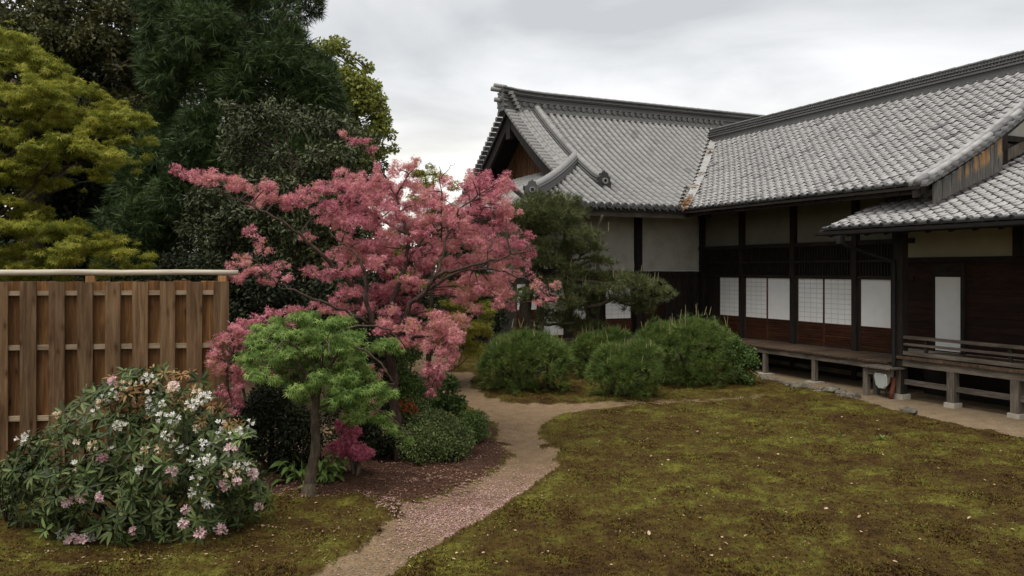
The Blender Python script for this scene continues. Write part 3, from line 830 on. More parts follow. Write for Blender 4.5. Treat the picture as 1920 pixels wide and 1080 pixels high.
# descending ridge on the front slope and hip ridge to the corner
KX = 11.5
kp = [(KX, YE + t, ZE + g_(t) + .03 + (.05 if t < 1.6 else 0)) for t in [1.5 + (TA - 1.5 - .12) * i / 14 for i in range(15)]]
lay3 = [(.15, -.05, .07), (.18, .07, .10), (.135, .10, .15), (.16, .15, .175), (.12, .175, .215)]
ridge_sweep(gabled_hall, "descending_ridge", kp, (1, 0, 0), lay3, .098, M['tile_ridge'], M['tile_a'], .34)
oni(gabled_hall, (KX, YE + 1.44, ZE + g_(1.44) - .02), (0, -1, 0), .46, .50)
hp = []
for i in range(11):
    q = i / 10; X = 11.42 - 2.7 * q; Y = 20.74 - 2.7 * q
    hp.append((X, Y, ZE + g_(Y - YE) + .03 + .14 * q * q))
ridge_sweep(gabled_hall, "hip_ridge", hp, Vector((1, -1, 0)).normalized(), lay3, .098, M['tile_ridge'], M['tile_a'], .34)
oni(gabled_hall, (8.68, 18.0, ZE + g_(.24) + .10), (-.35, -1, 0), .42, .46)
# rear descending ridge and hip, mirrored
kpm = [(x, 2 * YR - y, z) for x, y, z in kp]
ridge_sweep(gabled_hall, "descending_ridge", kpm, (1, 0, 0), lay3, .115, M['tile_ridge'], M['tile_a'], .6)
# verge tiles round the gable, both slopes
for (t, a) in rows(1.95, TA - .15, .225):
    for sgn in (1, -1):
        v = Vector((0, sgn * math.cos(a), math.sin(a))); u = Vector((1, 0, 0)); w = u.cross(v) * sgn
        p = Vector((VERGE_A - .18, YE + t if sgn > 0 else 2 * YR - YE - t, ZE + g_(t) + .0))
        mx = Matrix(((u.x, v.x, w.x, p.x), (u.y, v.y, w.y, p.y), (u.z, v.z, w.z, p.z), (0, 0, 0, 1)))
        link("verge_tile", me_vp, None, roofA, mx)
for dx in (.34, .60):
    P = [(VERGE_A + dx, YE + t, ZE + g_(t) + .05) for t in [2.0 + dx * .9 + (TA - 2.15 - dx * .9) * i / 13 for i in range(14)]]
    for i in range(13):
        Geo().tube([P[i], P[i + 1]], [.084, .080], 9).obj("verge_roll_tile", M['tile_a'], roofA, smooth=True)
# barge boards, gable slats
for sgn in (1, -1):
    P = [(VERGE_A + .12, (YE + t) if sgn > 0 else (2 * YR - YE - t), ZE + g_(t) - .06) for t in [1.9 + (TA - 1.9) * i / 12 for i in range(13)]]
    Geo().sweep(P, [(-.05, -.52), (.05, -.52), (.05, 0), (-.05, 0)], (1, 0, 0)).obj("barge_board", M['dark_wood'], gabled_hall)
GX = 11.40
box("gable_backing", GX + .06, GX + .14, 20.0, 27.4, 5.0, 5.6, M['void'], gabled_hall)
gb = Geo(); V = [(GX + .08, 2 * YR - 20.2, 5.3), (GX + .08, 20.2, 5.3)] + [(GX + .08, YE + t, ZE + g_(t) - .08) for t in [2.6 + (TA - 2.6) * i / 8 for i in range(9)]] + [(GX + .08, 2 * YR - YE - t, ZE + g_(t) - .08) for t in [2.6 + (TA - 2.6) * i / 8 for i in range(7, -1, -1)]]
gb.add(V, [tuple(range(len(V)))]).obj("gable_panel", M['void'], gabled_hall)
M['gable_slat'] = wood("amber_gable_slat", [(.06, .025, .012), (.16, .075, .035), (.27, .14, .07)], (24, 24, 3), .75, .8)
yq = 20.7
while yq < 26.7:
    t = min(yq - YE, 2 * YR - YE - yq); top = ZE + g_(t) - .30
    if top > 5.75: box("gable_slat", GX - .02, GX + .05, yq, yq + .072, 5.62, top, M['gable_slat'], gabled_hall)
    yq += .125
box("gable_sill", GX - .09, GX + .05, 20.4, 27.0, 5.50, 5.615, M['dark_wood_y'], gabled_hall)
Geo().box(10.55, 10.72, YR - .16, YR + .16, zr - 1.05, zr - .30).obj("gable_pendant", M['dark_wood'], gabled_hall)
oni(gabled_hall, (10.36, YR, zr - .02), (-1, 0, 0), .62, .62, 'tile_ridge')
for (z, L) in ((.64, .30), (.52, .40), (.18, .28)):
    Geo().tube([(10.36 - L, YR, zr + z + .03), (10.5, YR, zr + z)], .075, 10).obj("ridge_end_tile", M['tile_a'], gabled_hall, smooth=True)
for i in range(5):
    Geo().box(10.44 + .06 * i, 10.56 + .06 * i, YR - .44 - .0 * i, YR - .26, zr + .34 - .11 * i, zr + .44 - .11 * i).obj("ridge_shoulder_tile", M['tile_a'], gabled_hall)
# eave: fascia and rafters
box("fascia", HIPX + .1, XE + .1, YE + .03, YE + .09, ZE - .23, ZE - .05, M['old_fascia'], gabled_hall)
box("fascia", HIPX + .03, HIPX + .09, YE + .1, 2 * YR - YE - .1, ZE - .23, ZE - .05, M['dark_wood_y'], gabled_hall)
xx = HIPX + .3
while xx < XE + 1.2:
    Geo().sweep([(xx, YE + .1, ZE - .05), (xx, YW - .02, ZE + g_(YW - YE) - .14)], [(-.04, -.12), (.04, -.12), (.04, 0), (-.04, 0)], (1, 0, 0)).obj("rafter", M['dark_wood'], gabled_hall)
    xx += .36
# ---- facade Y = YW
AX0 = 9.6
box("upper_wall", AX0, XW + .039, YW + .04, YW + .16, 2.55, 4.95, M['plaster'], gabled_hall)
box("wall_plate_beam", AX0, XW - .11, YW - .05, YW + .035, 2.40, 2.548, M['dark_wood'], gabled_hall)
apx = [(1195.5, .10), (1064, .11), (1013, .06)]
for (p, w) in apx:
    xq = on_y(p, YW); box("post", xq - w, xq + w, YW - .10, YW + .10, 0, 4.75, M['dark_wood'], gabled_hall)
box("side_wall", AX0, AX0 + .12, YW + .2, 28.0, 2.5, 4.9, M['plaster'], gabled_hall)
box("side_boarding", AX0 - .02, AX0 + .12, YW + .2, 28.0, 0, 2.5, M['dark_wood_y'], gabled_hall)
box("lower_backing", AX0, XW + 2.5, YW + .09, YW + .14, .3, 2.549, M['void'], gabled_hall)
def shoji_y(parent, Y, x0, x1, z0, z1, zb, grid):
    sg = Geo(); t = .03
    sg.box(x0, x0 + .028, Y, Y + t, zb, z1 + .03).box(x1 - .028, x1, Y, Y + t, zb, z1 + .03)
    sg.box(x0 + .028, x1 - .028, Y, Y + t, z1, z1 + .03).box(x0 + .028, x1 - .028, Y, Y + t, z0 - .035, z0)
    so = sg.obj("shoji_screen", M['brown_wood'], parent)
    box("paper", x0 + .028, x1 - .028, Y + .006, Y + .012, z0, z1, M['paper'], so)
    if grid:
        lg = Geo(); nv, nh = grid
        for i in range(1, nv): lg.box(x0 + .028 + (x1 - x0 - .056) * i / nv - .006, x0 + .028 + (x1 - x0 - .056) * i / nv + .006, Y + .0035, Y + .0055, z0, z1)
        for i in range(1, nh): lg.box(x0 + .028, x1 - .028, Y + .001, Y + .003, z0 + (z1 - z0) * i / nh - .006, z0 + (z1 - z0) * i / nh + .006)
        lg.obj("lattice", M['lattice'], so)
    box("kick_board", x0 + .028, x1 - .028, Y + .010, Y + .028, zb, z0 - .035, M['brown_wood'], so)
for (pa, pb, z0, z1, grid) in ((1134, 1184, 1.19, 2.2, (4, 8)), (1018, 1058, .78, 2.36, None), (968, 1008, 1.5, 2.2, None), (1071, 1100, 1.19, 2.2, (3, 8))):
    shoji_y(gabled_hall, YW, on_y(pa, YW), on_y(pb, YW), z0, z1, FLOOR + .01, grid)
xa = on_y(1206, YW); xi = 0
while xa < XW - .15:
    box("wall_board", xa, xa + .195, YW + .01 + (xi % 2) * .006, YW + .05, FLOOR, 2.40, M['porch_board'] if xa < 13.6 else M['dark_wood'], gabled_hall); xa += .20; xi += 1
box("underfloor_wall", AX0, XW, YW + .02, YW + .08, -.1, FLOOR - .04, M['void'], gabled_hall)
xb = AX0 + .1
while xb < XW - .3:
    Geo().box(xb, xb + .147, 18.25, YW - .11, FLOOR - .035, FLOOR).obj("floor_board", M['deck_wood'], gabled_hall); xb += .155
box("veranda_edge_beam", AX0, VX0, 18.30, 18.42, FLOOR - .17, FLOOR - .042, M['grey_wood'], gabled_hall)
for xq in (10.0, 11.9, 13.4):
    box("veranda_post", xq - .05, xq + .05, 18.31, 18.41, -.02, FLOOR - .172, M['grey_wood'], gabled_hall)
dx_ = on_y(1121, YE + .25)
Geo().tube([(dx_, YE + .02, ZE - .2), (dx_, YE + .25, ZE - .45), (dx_, YE + .25, 0.0)], .045, 9).obj("rain_pipe", M['grey_wood'], gabled_hall, smooth=True)

# ================================================================== GROUND
def waves(P, lam, n=18, seed=0):
    r = np.random.default_rng(seed); z = np.zeros(len(P))
    for _ in range(n):
        a = r.uniform(0, 2 * math.pi); L = lam * r.uniform(.6, 1.7); ph = r.uniform(0, 2 * math.pi)
        z += np.sin((P[:, 0] * math.cos(a) + P[:, 1] * math.sin(a)) * 2 * math.pi / L + ph)
    return z / math.sqrt(n / 2)

def in_poly(px, py, poly):
    inside = np.zeros(px.shape, bool); n = len(poly)
    for i in range(n):
        x1, y1 = poly[i]; x2, y2 = poly[(i + 1) % n]
        c = ((y1 > py) != (y2 > py)) & (px < (x2 - x1) * (py - y1) / ((y2 - y1) if y2 != y1 else 1e-9) + x1)
        inside ^= c
    return inside

PATH = [(560, 1096), (650, 1045), (715, 1003), (752, 968), (735, 948), (800, 945), (870, 918), (930, 888), (962, 858), (945, 830), (925, 800), (893, 775), (862, 750), (840, 728), (833, 712), (842, 698), (893, 698), (880, 718), (905, 742), (960, 757), (1080, 758), (1200, 752), (1330, 748), (1440, 738), (1440, 748), (1330, 757), (1200, 763), (1100, 770), (1040, 783), (1005, 800), (1018, 828), (1038, 852), (1047, 878), (1010, 908), (950, 952), (880, 992), (800, 1037), (700, 1096)]
STRIP = [(1415, 706), (1480, 722), (1560, 738), (1610, 752), (1680, 772), (1760, 792), (1840, 808), (1935, 830), (2300, 905), (2300, 560), (1200, 560), (1200, 655), (1415, 655)]
MULCH = [(440, 925), (500, 880), (560, 850), (850, 800), (925, 800), (962, 855), (930, 888), (870, 918), (800, 945), (735, 948), (690, 932), (600, 935), (520, 930)]
STEP = .07
sv = np.arange(4.6, 25.0, STEP); lv = np.arange(-9.5, 15.5, STEP)
SS, LL = np.meshgrid(sv, lv, indexing='ij')
GXX = SS * SN + LL * CS; GYY = SS * CS - LL * SN
gpx = 960 + FPX * LL / SS; gpy = HOR + FPX * EYE / SS
jit = waves(np.stack([GXX.ravel(), GYY.ravel()], 1), .5, 20, 3).reshape(SS.shape) * .05
jx = 960 + FPX * (LL + jit) / (SS + jit * .7); jy = HOR + FPX * EYE / (SS + jit * .7)
def blur(A, k):
    for _ in range(k):
        B = np.pad(A, 1, mode='edge')
        A = (B[:-2, 1:-1] + B[2:, 1:-1] + B[1:-1, :-2] + B[1:-1, 2:] + 2 * B[1:-1, 1:-1]) / 6
    return A
soil = blur((in_poly(jx, jy, PATH)).astype(float), 3)
soil = np.where((SS > 11.5), blur(in_poly(jx, jy, PATH).astype(float), 5), soil)
soil = soil * np.where(gpy < 785, np.clip(1 - (gpx - 1020) / 360., .48, 1), 1)
strip = blur(in_poly(jx, jy, STRIP).astype(float), 6)
mulch = blur(in_poly(jx, jy, MULCH).astype(float), 4)
garden = blur(((gpx < 840) & (SS > 9.3)).astype(float), 6) * (1 - strip)     # bare earth under the shrubs
bare = np.clip(soil + strip + garden * .8, 0, 1)
mulch = np.clip(mulch - soil, 0, 1)
P2 = np.stack([GXX.ravel(), GYY.ravel()], 1)
rise = 1 - np.clip(soil + strip, 0, 1)
mound = .10 * np.exp(-(((LL - 3.4) / 4.2) ** 2 + ((SS - 9.4) / 3.2) ** 2))
def lumps(P): return waves(P, 1.6, 14, 11) * .010 + waves(P, .38, 22, 12) * .013 + waves(P, .18, 22, 13) * .006
GZ = (blur(rise, 3) * (.045 + lumps(P2).reshape(SS.shape))) + mound * rise + waves(P2, 2.5, 12, 14).reshape(SS.shape) * .006
GZ = GZ - .03 * blur(soil, 4)
ni, nj = SS.shape
idx = np.arange(ni * nj).reshape(ni, nj)
Fq = np.stack([idx[:-1, :-1].ravel(), idx[:-1, 1:].ravel(), idx[1:, 1:].ravel(), idx[1:, :-1].ravel()], 1)
def zg(x, y):
    s = SN * x + CS * y; l = CS * x - SN * y
    i = int(np.clip(round((s - sv[0]) / STEP), 0, ni - 1)); j = int(np.clip(round((l - lv[0]) / STEP), 0, nj - 1))
    return float(GZ[i, j])
def zgn(x, y, A=None):
    A = GZ if A is None else A
    s = SN * x + CS * y; l = CS * x - SN * y
    i = np.clip(np.round((s - sv[0]) / STEP).astype(int), 0, ni - 1); j = np.clip(np.round((l - lv[0]) / STEP).astype(int), 0, nj - 1)
    return A[i, j]

def moss_colour(n, l, vec):
    a = tex_noise(n, l, .62, 5, .62, vec, .6); b_ = tex_noise(n, l, 3.2, 5, .6, vec)
    c_ = tex_noise(n, l, 15.0, 4, .6, vec)
    m1 = n.new("ShaderNodeMath"); m1.operation = 'MULTIPLY_ADD'; l.new(b_.outputs[0], m1.inputs[0]); m1.inputs[1].default_value = .55
    m2 = n.new("ShaderNodeMath"); m2.operation = 'MULTIPLY_ADD'; l.new(a.outputs[0], m2.inputs[0]); m2.inputs[1].default_value = .44
    m3 = n.new("ShaderNodeMath"); m3.operation = 'MULTIPLY'; l.new(c_.outputs[0], m3.inputs[0]); m3.inputs[1].default_value = .36
    l.new(m3.outputs[0], m2.inputs[2]); l.new(m2.outputs[0], m1.inputs[2])
    return ramp(n, l, m1.outputs[0], [(.52, (.036, .019, .006)), (.62, (.060, .036, .009)), (.69, (.074, .055, .011)), (.75, (.094, .083, .015)), (.85, (.145, .135, .023))])
m, n, l, b = new_mat("moss_and_earth")
gg = n.new("ShaderNodeNewGeometry")
mc = moss_colour(n, l, gg.outputs['Position'])
at = n.new("ShaderNodeAttribute"); at.attribute_name = "bare"; at2 = n.new("ShaderNodeAttribute"); at2.attribute_name = "mulch"; at3 = n.new("ShaderNodeAttribute"); at3.attribute_name = "strip"
fine = tex_noise(n, l, 38, 6, .7, gg.outputs['Position']); mid = tex_noise(n, l, 4.5, 6, .62, gg.outputs['Position'])
sand = ramp(n, l, fine.outputs[0], [(.3, (.105, .070, .040)), (.5, (.185, .128, .076)), (.7, (.27, .195, .122))])
pale = ramp(n, l, fine.outputs[0], [(.3, (.13, .092, .055)), (.5, (.195, .145, .092)), (.7, (.27, .21, .14))])
sand2 = mixc(n, l, at3.outputs['Fac'], sand.outputs[0], pale.outputs[0])
sand2 = mixc(n, l, .8, sand2, ramp(n, l, mid.outputs[0], [(.3, (.68, .66, .64)), (.7, (1.15, 1.13, 1.1))]).outputs[0], 'MULTIPLY')
mul_c = ramp(n, l, fine.outputs[0], [(.3, (.022, .010, .006)), (.5, (.052, .026, .016)), (.72, (.11, .06, .042))])
# ragged edge between moss and earth
ed = n.new("ShaderNodeMath"); ed.operation = 'MULTIPLY_ADD'; l.new(mid.outputs[0], ed.inputs[0]); ed.inputs[1].default_value = .9; ed.inputs[2].default_value = -.45
ad = n.new("ShaderNodeMath"); ad.operation = 'ADD'; l.new(ed.outputs[0], ad.inputs[0]); l.new(at.outputs['Fac'], ad.inputs[1])
fac = n.new("ShaderNodeMapRange"); fac.inputs[1].default_value = .36; fac.inputs[2].default_value = .62; l.new(ad.outputs[0], fac.inputs[0])
ad2 = n.new("ShaderNodeMath"); ad2.operation = 'ADD'; l.new(ed.outputs[0], ad2.inputs[0]); l.new(at2.outputs['Fac'], ad2.inputs[1])
fac2 = n.new("ShaderNodeMapRange"); fac2.inputs[1].default_value = .3; fac2.inputs[2].default_value = .7; l.new(ad2.outputs[0], fac2.inputs[0])
c = mixc(n, l, fac.outputs[0], mixc(n, l, 1.0, mc.outputs[0], ramp(n, l, fine.outputs[0], [(.3, (.5, .5, .5)), (.7, (1.1, 1.1, 1.1))]).outputs[0], 'MULTIPLY'), sand2)
c = mixc(n, l, fac2.outputs[0], c, mul_c.outputs[0])
l.new(c, b.inputs['Base Color']); b.inputs['Roughness'].default_value = .95; b.inputs['Specular IOR Level'].default_value = .1
bump(n, l, fine.outputs[0], b, .6, .012)
M['ground'] = m
V = np.stack([GXX.ravel(), GYY.ravel(), GZ.ravel()], 1)
lawn_f = (bare < .5)
def split_ground(name, mask):
    fm = mask[:-1, :-1].ravel()
    f = Fq[fm]; used = np.unique(f); remap = np.zeros(ni * nj, int); remap[used] = np.arange(len(used))
    me = np_mesh(name, V[used], remap[f], smooth=True)
    for nm, A in (("bare", bare), ("mulch", mulch), ("strip", strip)):
        at_ = me.attributes.new(nm, 'FLOAT', 'POINT'); at_.data.foreach_set("value", A.ravel()[used].astype(np.float32))
    o = link(name, me, M['ground']); tag(o, kind="structure"); return o
cls = np.where(strip > .5, 2, np.where(soil > .5, 1, 0))
split_ground("moss_lawn", cls == 0); split_ground("path", cls == 1); split_ground("soil_strip", cls == 2)
M['far_ground'] = stone_like("woodland_floor", [(.018, .016, .008), (.04, .034, .016), (.06, .05, .025)], 1.5, .95, .3)
go = link("ground", np_mesh("ground", np.array([(-700, -700, -.16), (700, -700, -.16), (700, 700, -.16), (-700, 700, -.16)], float), np.array([[0, 1, 2, 3]])), M['far_ground']); tag(go, kind="structure")

# ---- moss shoots
rngn = np.random.default_rng(21)
N = 380000
u = rngn.random(N); s = 5.9 + (18.5 - 5.9) * u ** 1.7; l_ = rngn.uniform(-.66, .70, N) * s
X = s * SN + l_ * CS; Y = s * CS - l_ * SN
bm_, mm_ = zgn(X, Y, bare), zgn(X, Y, mulch)
keep = (bm_ < .40 + .2 * rngn.random(N)) & (mm_ < .5 * rngn.random(N) + .15)
X, Y, s = X[keep], Y[keep], s[keep]; N = len(X)
Z = zgn(X, Y)
patch = waves(np.stack([X, Y], 1), .9, 16, 31)
hgt = (.008 + .009 * rngn.random(N) + .005 * np.clip(patch, 0, 2)) * (.75 + s * .028)
a = rngn.uniform(0, 2 * math.pi, N); wd = hgt * .5
lean = rngn.normal(0, .75, (N, 2)) * hgt[:, None]
B = np.stack([X, Y, Z - .004], 1)
D = np.stack([np.cos(a) * wd, np.sin(a) * wd, np.zeros(N)], 1)
T = B + np.stack([lean[:, 0], lean[:, 1], hgt], 1)
Vb = np.stack([B - D, B + D, T], 1).reshape(-1, 3)
me = np_mesh("moss", Vb, np.arange(3 * N).reshape(-1, 3))
m, n, l, b = new_mat("moss_shoot")
gg = n.new("ShaderNodeNewGeometry"); mc = moss_colour(n, l, gg.outputs['Position'])
rr = ramp(n, l, gg.outputs['Random Per Island'], [(0, (.45, .42, .4)), (.55, (1.0, 1.0, .9)), (.85, (1.5, 1.45, 1.2)), (1, (2.3, 2.2, 1.6))])
l.new(mixc(n, l, 1.0, mc.outputs[0], rr.outputs[0], 'MULTIPLY'), b.inputs['Base Color']); b.inputs['Roughness'].default_value = .8; b.inputs['Specular IOR Level'].default_value = .15
tag(link("moss", me, m), "short brown and yellow green moss carpeting the garden", "moss", kind="stuff")

# ---- fallen petals and crumbs of litter
def flakes(name, label, cat, X, Y, size, mat, seed=0, lift=.004):
    r = np.random.default_rng(seed); n_ = len(X); Z = zgn(X, Y) + lift
    a = r.uniform(0, 2 * math.pi, n_); sz = size * r.uniform(.5, 1.3, n_)
    d = np.stack([np.cos(a), np.sin(a), r.normal(0, .25, n_)], 1) * sz[:, None]; e = np.stack([-np.sin(a), np.cos(a), r.normal(0, .25, n_)], 1) * (sz * r.uniform(.4, .8, n_))[:, None]
    C = np.stack([X, Y, Z + r.random(n_) * .01], 1)
    Vf = np.stack([C - d, C - e, C + d, C + e], 1).reshape(-1, 3)
    o = link(name, np_mesh(name, Vf, np.arange(4 * n_).reshape(-1, 4)), mat); tag(o, label, cat, kind="stuff"); return o
def scatter_px(n_, poly, seed, cx=None, cy=None, sx=None, sy=None):
    r = np.random.default_rng(seed); xs = np.array([p[0] for p in poly]); ys = np.array([p[1] for p in poly]); out = []
    while len(out) < n_:
        x = r.uniform(xs.min(), xs.max(), 4000) if cx is None else r.normal(cx, sx, 4000); y = r.uniform(ys.min(), ys.max(), 4000) if cy is None else r.normal(cy, sy, 4000)
        k = in_poly(x, y, poly); out.extend(zip(x[k], y[k]))
    A = np.array(out[:n_]); Q = Wn(A[:, 0], HOR, EYE * FPX / (A[:, 1] - HOR)); return Q[:, 0], Q[:, 1]
M['petal'] = leaf_mat("fallen_pink_petal", [(.20, .10, .085), (.34, .19, .18), (.46, .28, .28), (.40, .27, .22)], .1, .7, .1)
pp = [(620, 925), (690, 935), (760, 950), (840, 928), (900, 902), (955, 868), (1045, 875), (1000, 915), (900, 985), (800, 1040), (700, 1080), (640, 1080), (740, 985), (700, 950)]
X, Y = scatter_px(8000, pp, 41, 850, 940, 120, 45)
flakes("fallen_petals", "pink petals strewn over the bend of the path", "petals", X, Y, .0105, M['petal'], 42)
M['litter'] = leaf_mat("brown_leaf_litter", [(.035, .016, .010), (.075, .036, .022), (.15, .085, .055), (.34, .2, .15)], .05, .8, .1)
X, Y = scatter_px(7000, [(470, 930), (540, 870), (850, 845), (945, 830), (965, 860), (880, 925), (740, 955), (680, 935), (560, 950)], 43)
flakes("leaf_litter", "brown crumbled leaves lying under the shrubs beside the path", "leaf litter", X, Y, .013, M['litter'], 44)
M['pebble'] = stone_like("path_pebble", [(.10, .08, .06), (.22, .18, .14), (.30, .26, .21)], 20, .95, .2)
X, Y = scatter_px(2600, PATH, 45)
flakes("path_grit", "loose grit and tiny chips on the earth path", "grit", X, Y, .009, M['pebble'], 46)

M['crumb'] = leaf_mat("pale_leaf_crumb", [(.12, .065, .035), (.22, .135, .08), (.36, .26, .18)], .05, .8, .1)
X, Y = scatter_px(700, [(1040, 860), (1120, 780), (1440, 755), (1600, 765), (1760, 800), (1915, 840), (1915, 1078), (730, 1078), (950, 960)], 47)
flakes("lawn_crumbs", "pale leaf crumbs scattered thinly over the moss lawn", "leaf litter", X, Y, .0095, M['crumb'], 48, .014)
X, Y = scatter_px(420, [(10, 1070), (120, 1010), (500, 990), (700, 950), (740, 985), (600, 1075)], 49)
flakes("bank_crumbs", "pale leaf crumbs on the moss before the rhododendron", "leaf litter", X, Y, .012, M['crumb'], 50, .014)

# ================================================================== PLANTS: tools
T_DIAMOND = (np.array([(0, 0, 0), (.45, .5, .07), (1, 0, -.10), (.45, -.5, .07)], float), [np.array([[0, 3, 2, 1]])])
T_LEAF = (np.array([(0, 0, 0), (.5, 0, -.05), (1, 0, -.16), (.25, .42, .03), (.65, .40, -.01), (.25, -.42, .03), (.65, -.40, -.01)], float),
          [np.array([[0, 1, 4, 3], [1, 0, 5, 6]]), np.array([[1, 2, 4], [2, 1, 6]])])
def star(angs, lens, notch=.30, base=.18):
    V = [(0, 0, 0)]; n = len(angs); F = []
    tips, nots = [], []
    for a, L in zip(angs, lens):
        t = math.radians(a); V.append((L * math.cos(t), L * math.sin(t), -.14 * L)); tips.append(len(V) - 1)
    ed = [angs[0] - 25] + [(angs[i] + angs[i + 1]) / 2 for i in range(n - 1)] + [angs[-1] + 25]
    for a in ed:
        t = math.radians(a); V.append((notch * math.cos(t), notch * math.sin(t), .03)); nots.append(len(V) - 1)
    F = [[nots[i], tips[i], nots[i + 1]] for i in range(n)]
    return np.array(V), [np.array(F)]
T_MAPLE = star([-100, -58, -28, 0, 28, 58, 100], [.5, .78, .94, 1.0, .94, .78, .5], .34)
T_STAR5 = star([-85, -42, 0, 42, 85], [.65, .9, 1, .9, .65], .24)
T_STAR3 = star([-55, 0, 55], [.8, 1, .8], .24)
def tuft(n, spread, seed, w=.03, curve=.15):
    """needles fanning from one point along +a"""
    r = np.random.default_rng(seed); V = [(0, 0, 0)]; F = []
    for i in range(n):
        ph = r.uniform(0, 2 * math.pi); th = math.radians(r.uniform(*spread)); L = r.uniform(.75, 1.0)
        d = np.array([math.cos(th), math.sin(th) * math.cos(ph), math.sin(th) * math.sin(ph)])
        side = np.cross(d, r.normal(size=3)); side /= np.linalg.norm(side)
        b_ = d * L * .12; tip = d * L; k = len(V)
        V += [tuple(b_ + side * w), tuple(b_ - side * w), tuple(tip)]; F.append([k, k + 1, k + 2])
    return np.array(V), [np.array(F)]
T_TUFT = tuft(22, (12, 68), 3, .022)
T_TUFT2 = tuft(14, (15, 80), 4, .03)
T_SPRAY = tuft(13, (6, 60), 5, .032)

def unit(A): return A / np.maximum(np.linalg.norm(A, axis=1, keepdims=True), 1e-9)

def leaf_geo(C, D, Nn, L, Wd, tmpl):
    D = unit(D); B = unit(np.cross(Nn, D)); Nn = np.cross(D, B)
    tv, tfs = tmpl; n = len(C)
    A = C[:, None] + D[:, None] * (tv[None, :, 0:1] * L[:, None, None]) + B[:, None] * (tv[None, :, 1:2] * Wd[:, None, None]) + Nn[:, None] * (tv[None, :, 2:3] * L[:, None, None])
    off = (np.arange(n) * len(tv))[:, None, None]
    return A.reshape(-1, 3), [(f[None] + off).reshape(-1, f.shape[1]) for f in tfs]

def foliage(name, C, D, Nn, L, Wd, tmpl, mat, parent, kind="stuff"):
    V, F = leaf_geo(C, D, Nn, L, Wd, tmpl)
    o = link(name, np_mesh(name, V, F), mat, parent)
    if kind: o["kind"] = kind
    return o

def sample_clumps(r, K, n, shell=.45):
    """K (m,6) centres and radii (rx, ry, rz world) -> n points, outward dirs"""
    w = (K[:, 3] * K[:, 4] + K[:, 3] * K[:, 5]); w = w / w.sum()
    i = r.choice(len(K), n, p=w)
    d = unit(r.normal(size=(n, 3))); rad = r.random(n) ** shell
    P = K[i, :3] + d * rad[:, None] * K[i, 3:6]
    return P, d, i

def poly_clumps(r, poly, n, s0, thick, rpx, flat=1.0, front=.6, ymax=None, soft=80.):
    """clump centres spread through the volume that fills an outline at distance s0"""
    poly = [tuple(map(float, p)) for p in poly]
    xs = np.array([p[0] for p in poly]); ys = np.array([p[1] for p in poly]); out = []
    seg = [(np.array(poly[i]), np.array(poly[(i + 1) % len(poly)])) for i in range(len(poly))]
    while len(out) < n:
        x, y = r.uniform(xs.min(), xs.max()), r.uniform(ys.min(), ys.max())
        if not in_poly(np.array([x]), np.array([y]), poly)[0]: continue
        p = np.array([x, y]); e = min(np.linalg.norm(p - (a + (b - a) * np.clip(np.dot(p - a, b - a) / max(1e-9, np.dot(b - a, b - a)), 0, 1))) for a, b in seg)
        R = min(r.uniform(*rpx), e * 1.15 + rpx[0] * .35)
        k = math.sqrt(max(.06, min(1, e / soft)))
        s = s0 + thick * k * (r.uniform(-1, 1) if r.random() > front else -r.uniform(.55, 1))
        q = W(x, y, s); m_ = R * s / FPX
        out.append((q.x, q.y, q.z, m_, m_, m_ * flat))
    return np.array(out)

def list_clumps(r, L, s0, thick, flat=.8, deep=1.0):
    out = []
    for c in L:
        x, y, rx, ry = c[:4]; s = (c[4] if len(c) > 4 else s0) + r.uniform(-thick, thick)
        q = W(x, y, s); a = rx * s / FPX; b = ry * s / FPX
        out.append((q.x, q.y, q.z, a, a * deep, b))
    return np.array(out)

def subclump(r, K, m, frac=.42, spread=.95, flat=.6, up=.15):
    out = []
    for k in K:
        d = unit(r.normal(size=(m, 3))); d[:, 2] += up; q = r.random((m, 1)) ** .4 * spread
        c = k[None, :3] + d * q * k[None, 3:6]; f = frac * r.uniform(.55, 1.35, (m, 1))
        out.append(np.concatenate([c, k[None, 3:4] * f, k[None, 4:5] * f, np.maximum(k[None, 5:6] * f, k[None, 3:4] * f * .3) * flat], 1))
    return np.concatenate(out)

def limb(geo, pts, r0, r1, n=6, wob=0.0, r=None, seg=5):
    P = smooth_path(pts, seg); m_ = len(P)
    if wob and r is not None:
        P = [p + Vector(r.normal(0, wob, 3)) if 0 < i < m_ - 1 else p for i, p in enumerate(P)]
    geo.tube(P, [r0 + (r1 - r0) * i / (m_ - 1) for i in range(m_)], n, cap=True)
    return P

def twigs(geo, r, skeleton, K, share=1.0, r0=.018, r1=.004, n=5, sag=.0):
    """thin branches from the nearest limb point to clump centres"""
    S = np.array([tuple(p) for p in skeleton])
    for k in K:
        if r.random() > share: continue
        c = k[:3]; d = np.linalg.norm((S - c) * np.array([1, 1, 1.0]), axis=1) + np.maximum(0, S[:, 2] - c[2]) * 1.2
        a = Vector(S[int(np.argmin(d))]); b_ = Vector(c)
        mid = a.lerp(b_, .5) + Vector(r.normal(0, .12, 3)) * (b_ - a).length * .5 + Vector((0, 0, .08 * (b_ - a).length - sag))
        limb(geo, [a, mid, b_], r0, r1, n, 0, None, 4)

def leaf_dirs(r, n, d, up=.6, out=.8, droop=.3):
    D = unit(d * out + r.normal(size=(n, 3)) * .8 + np.array([0, 0, -droop]))
    Nn = unit(r.normal(size=(n, 3)) * .55 + d * .35 + np.array([0, 0, up]))
    return D, Nn

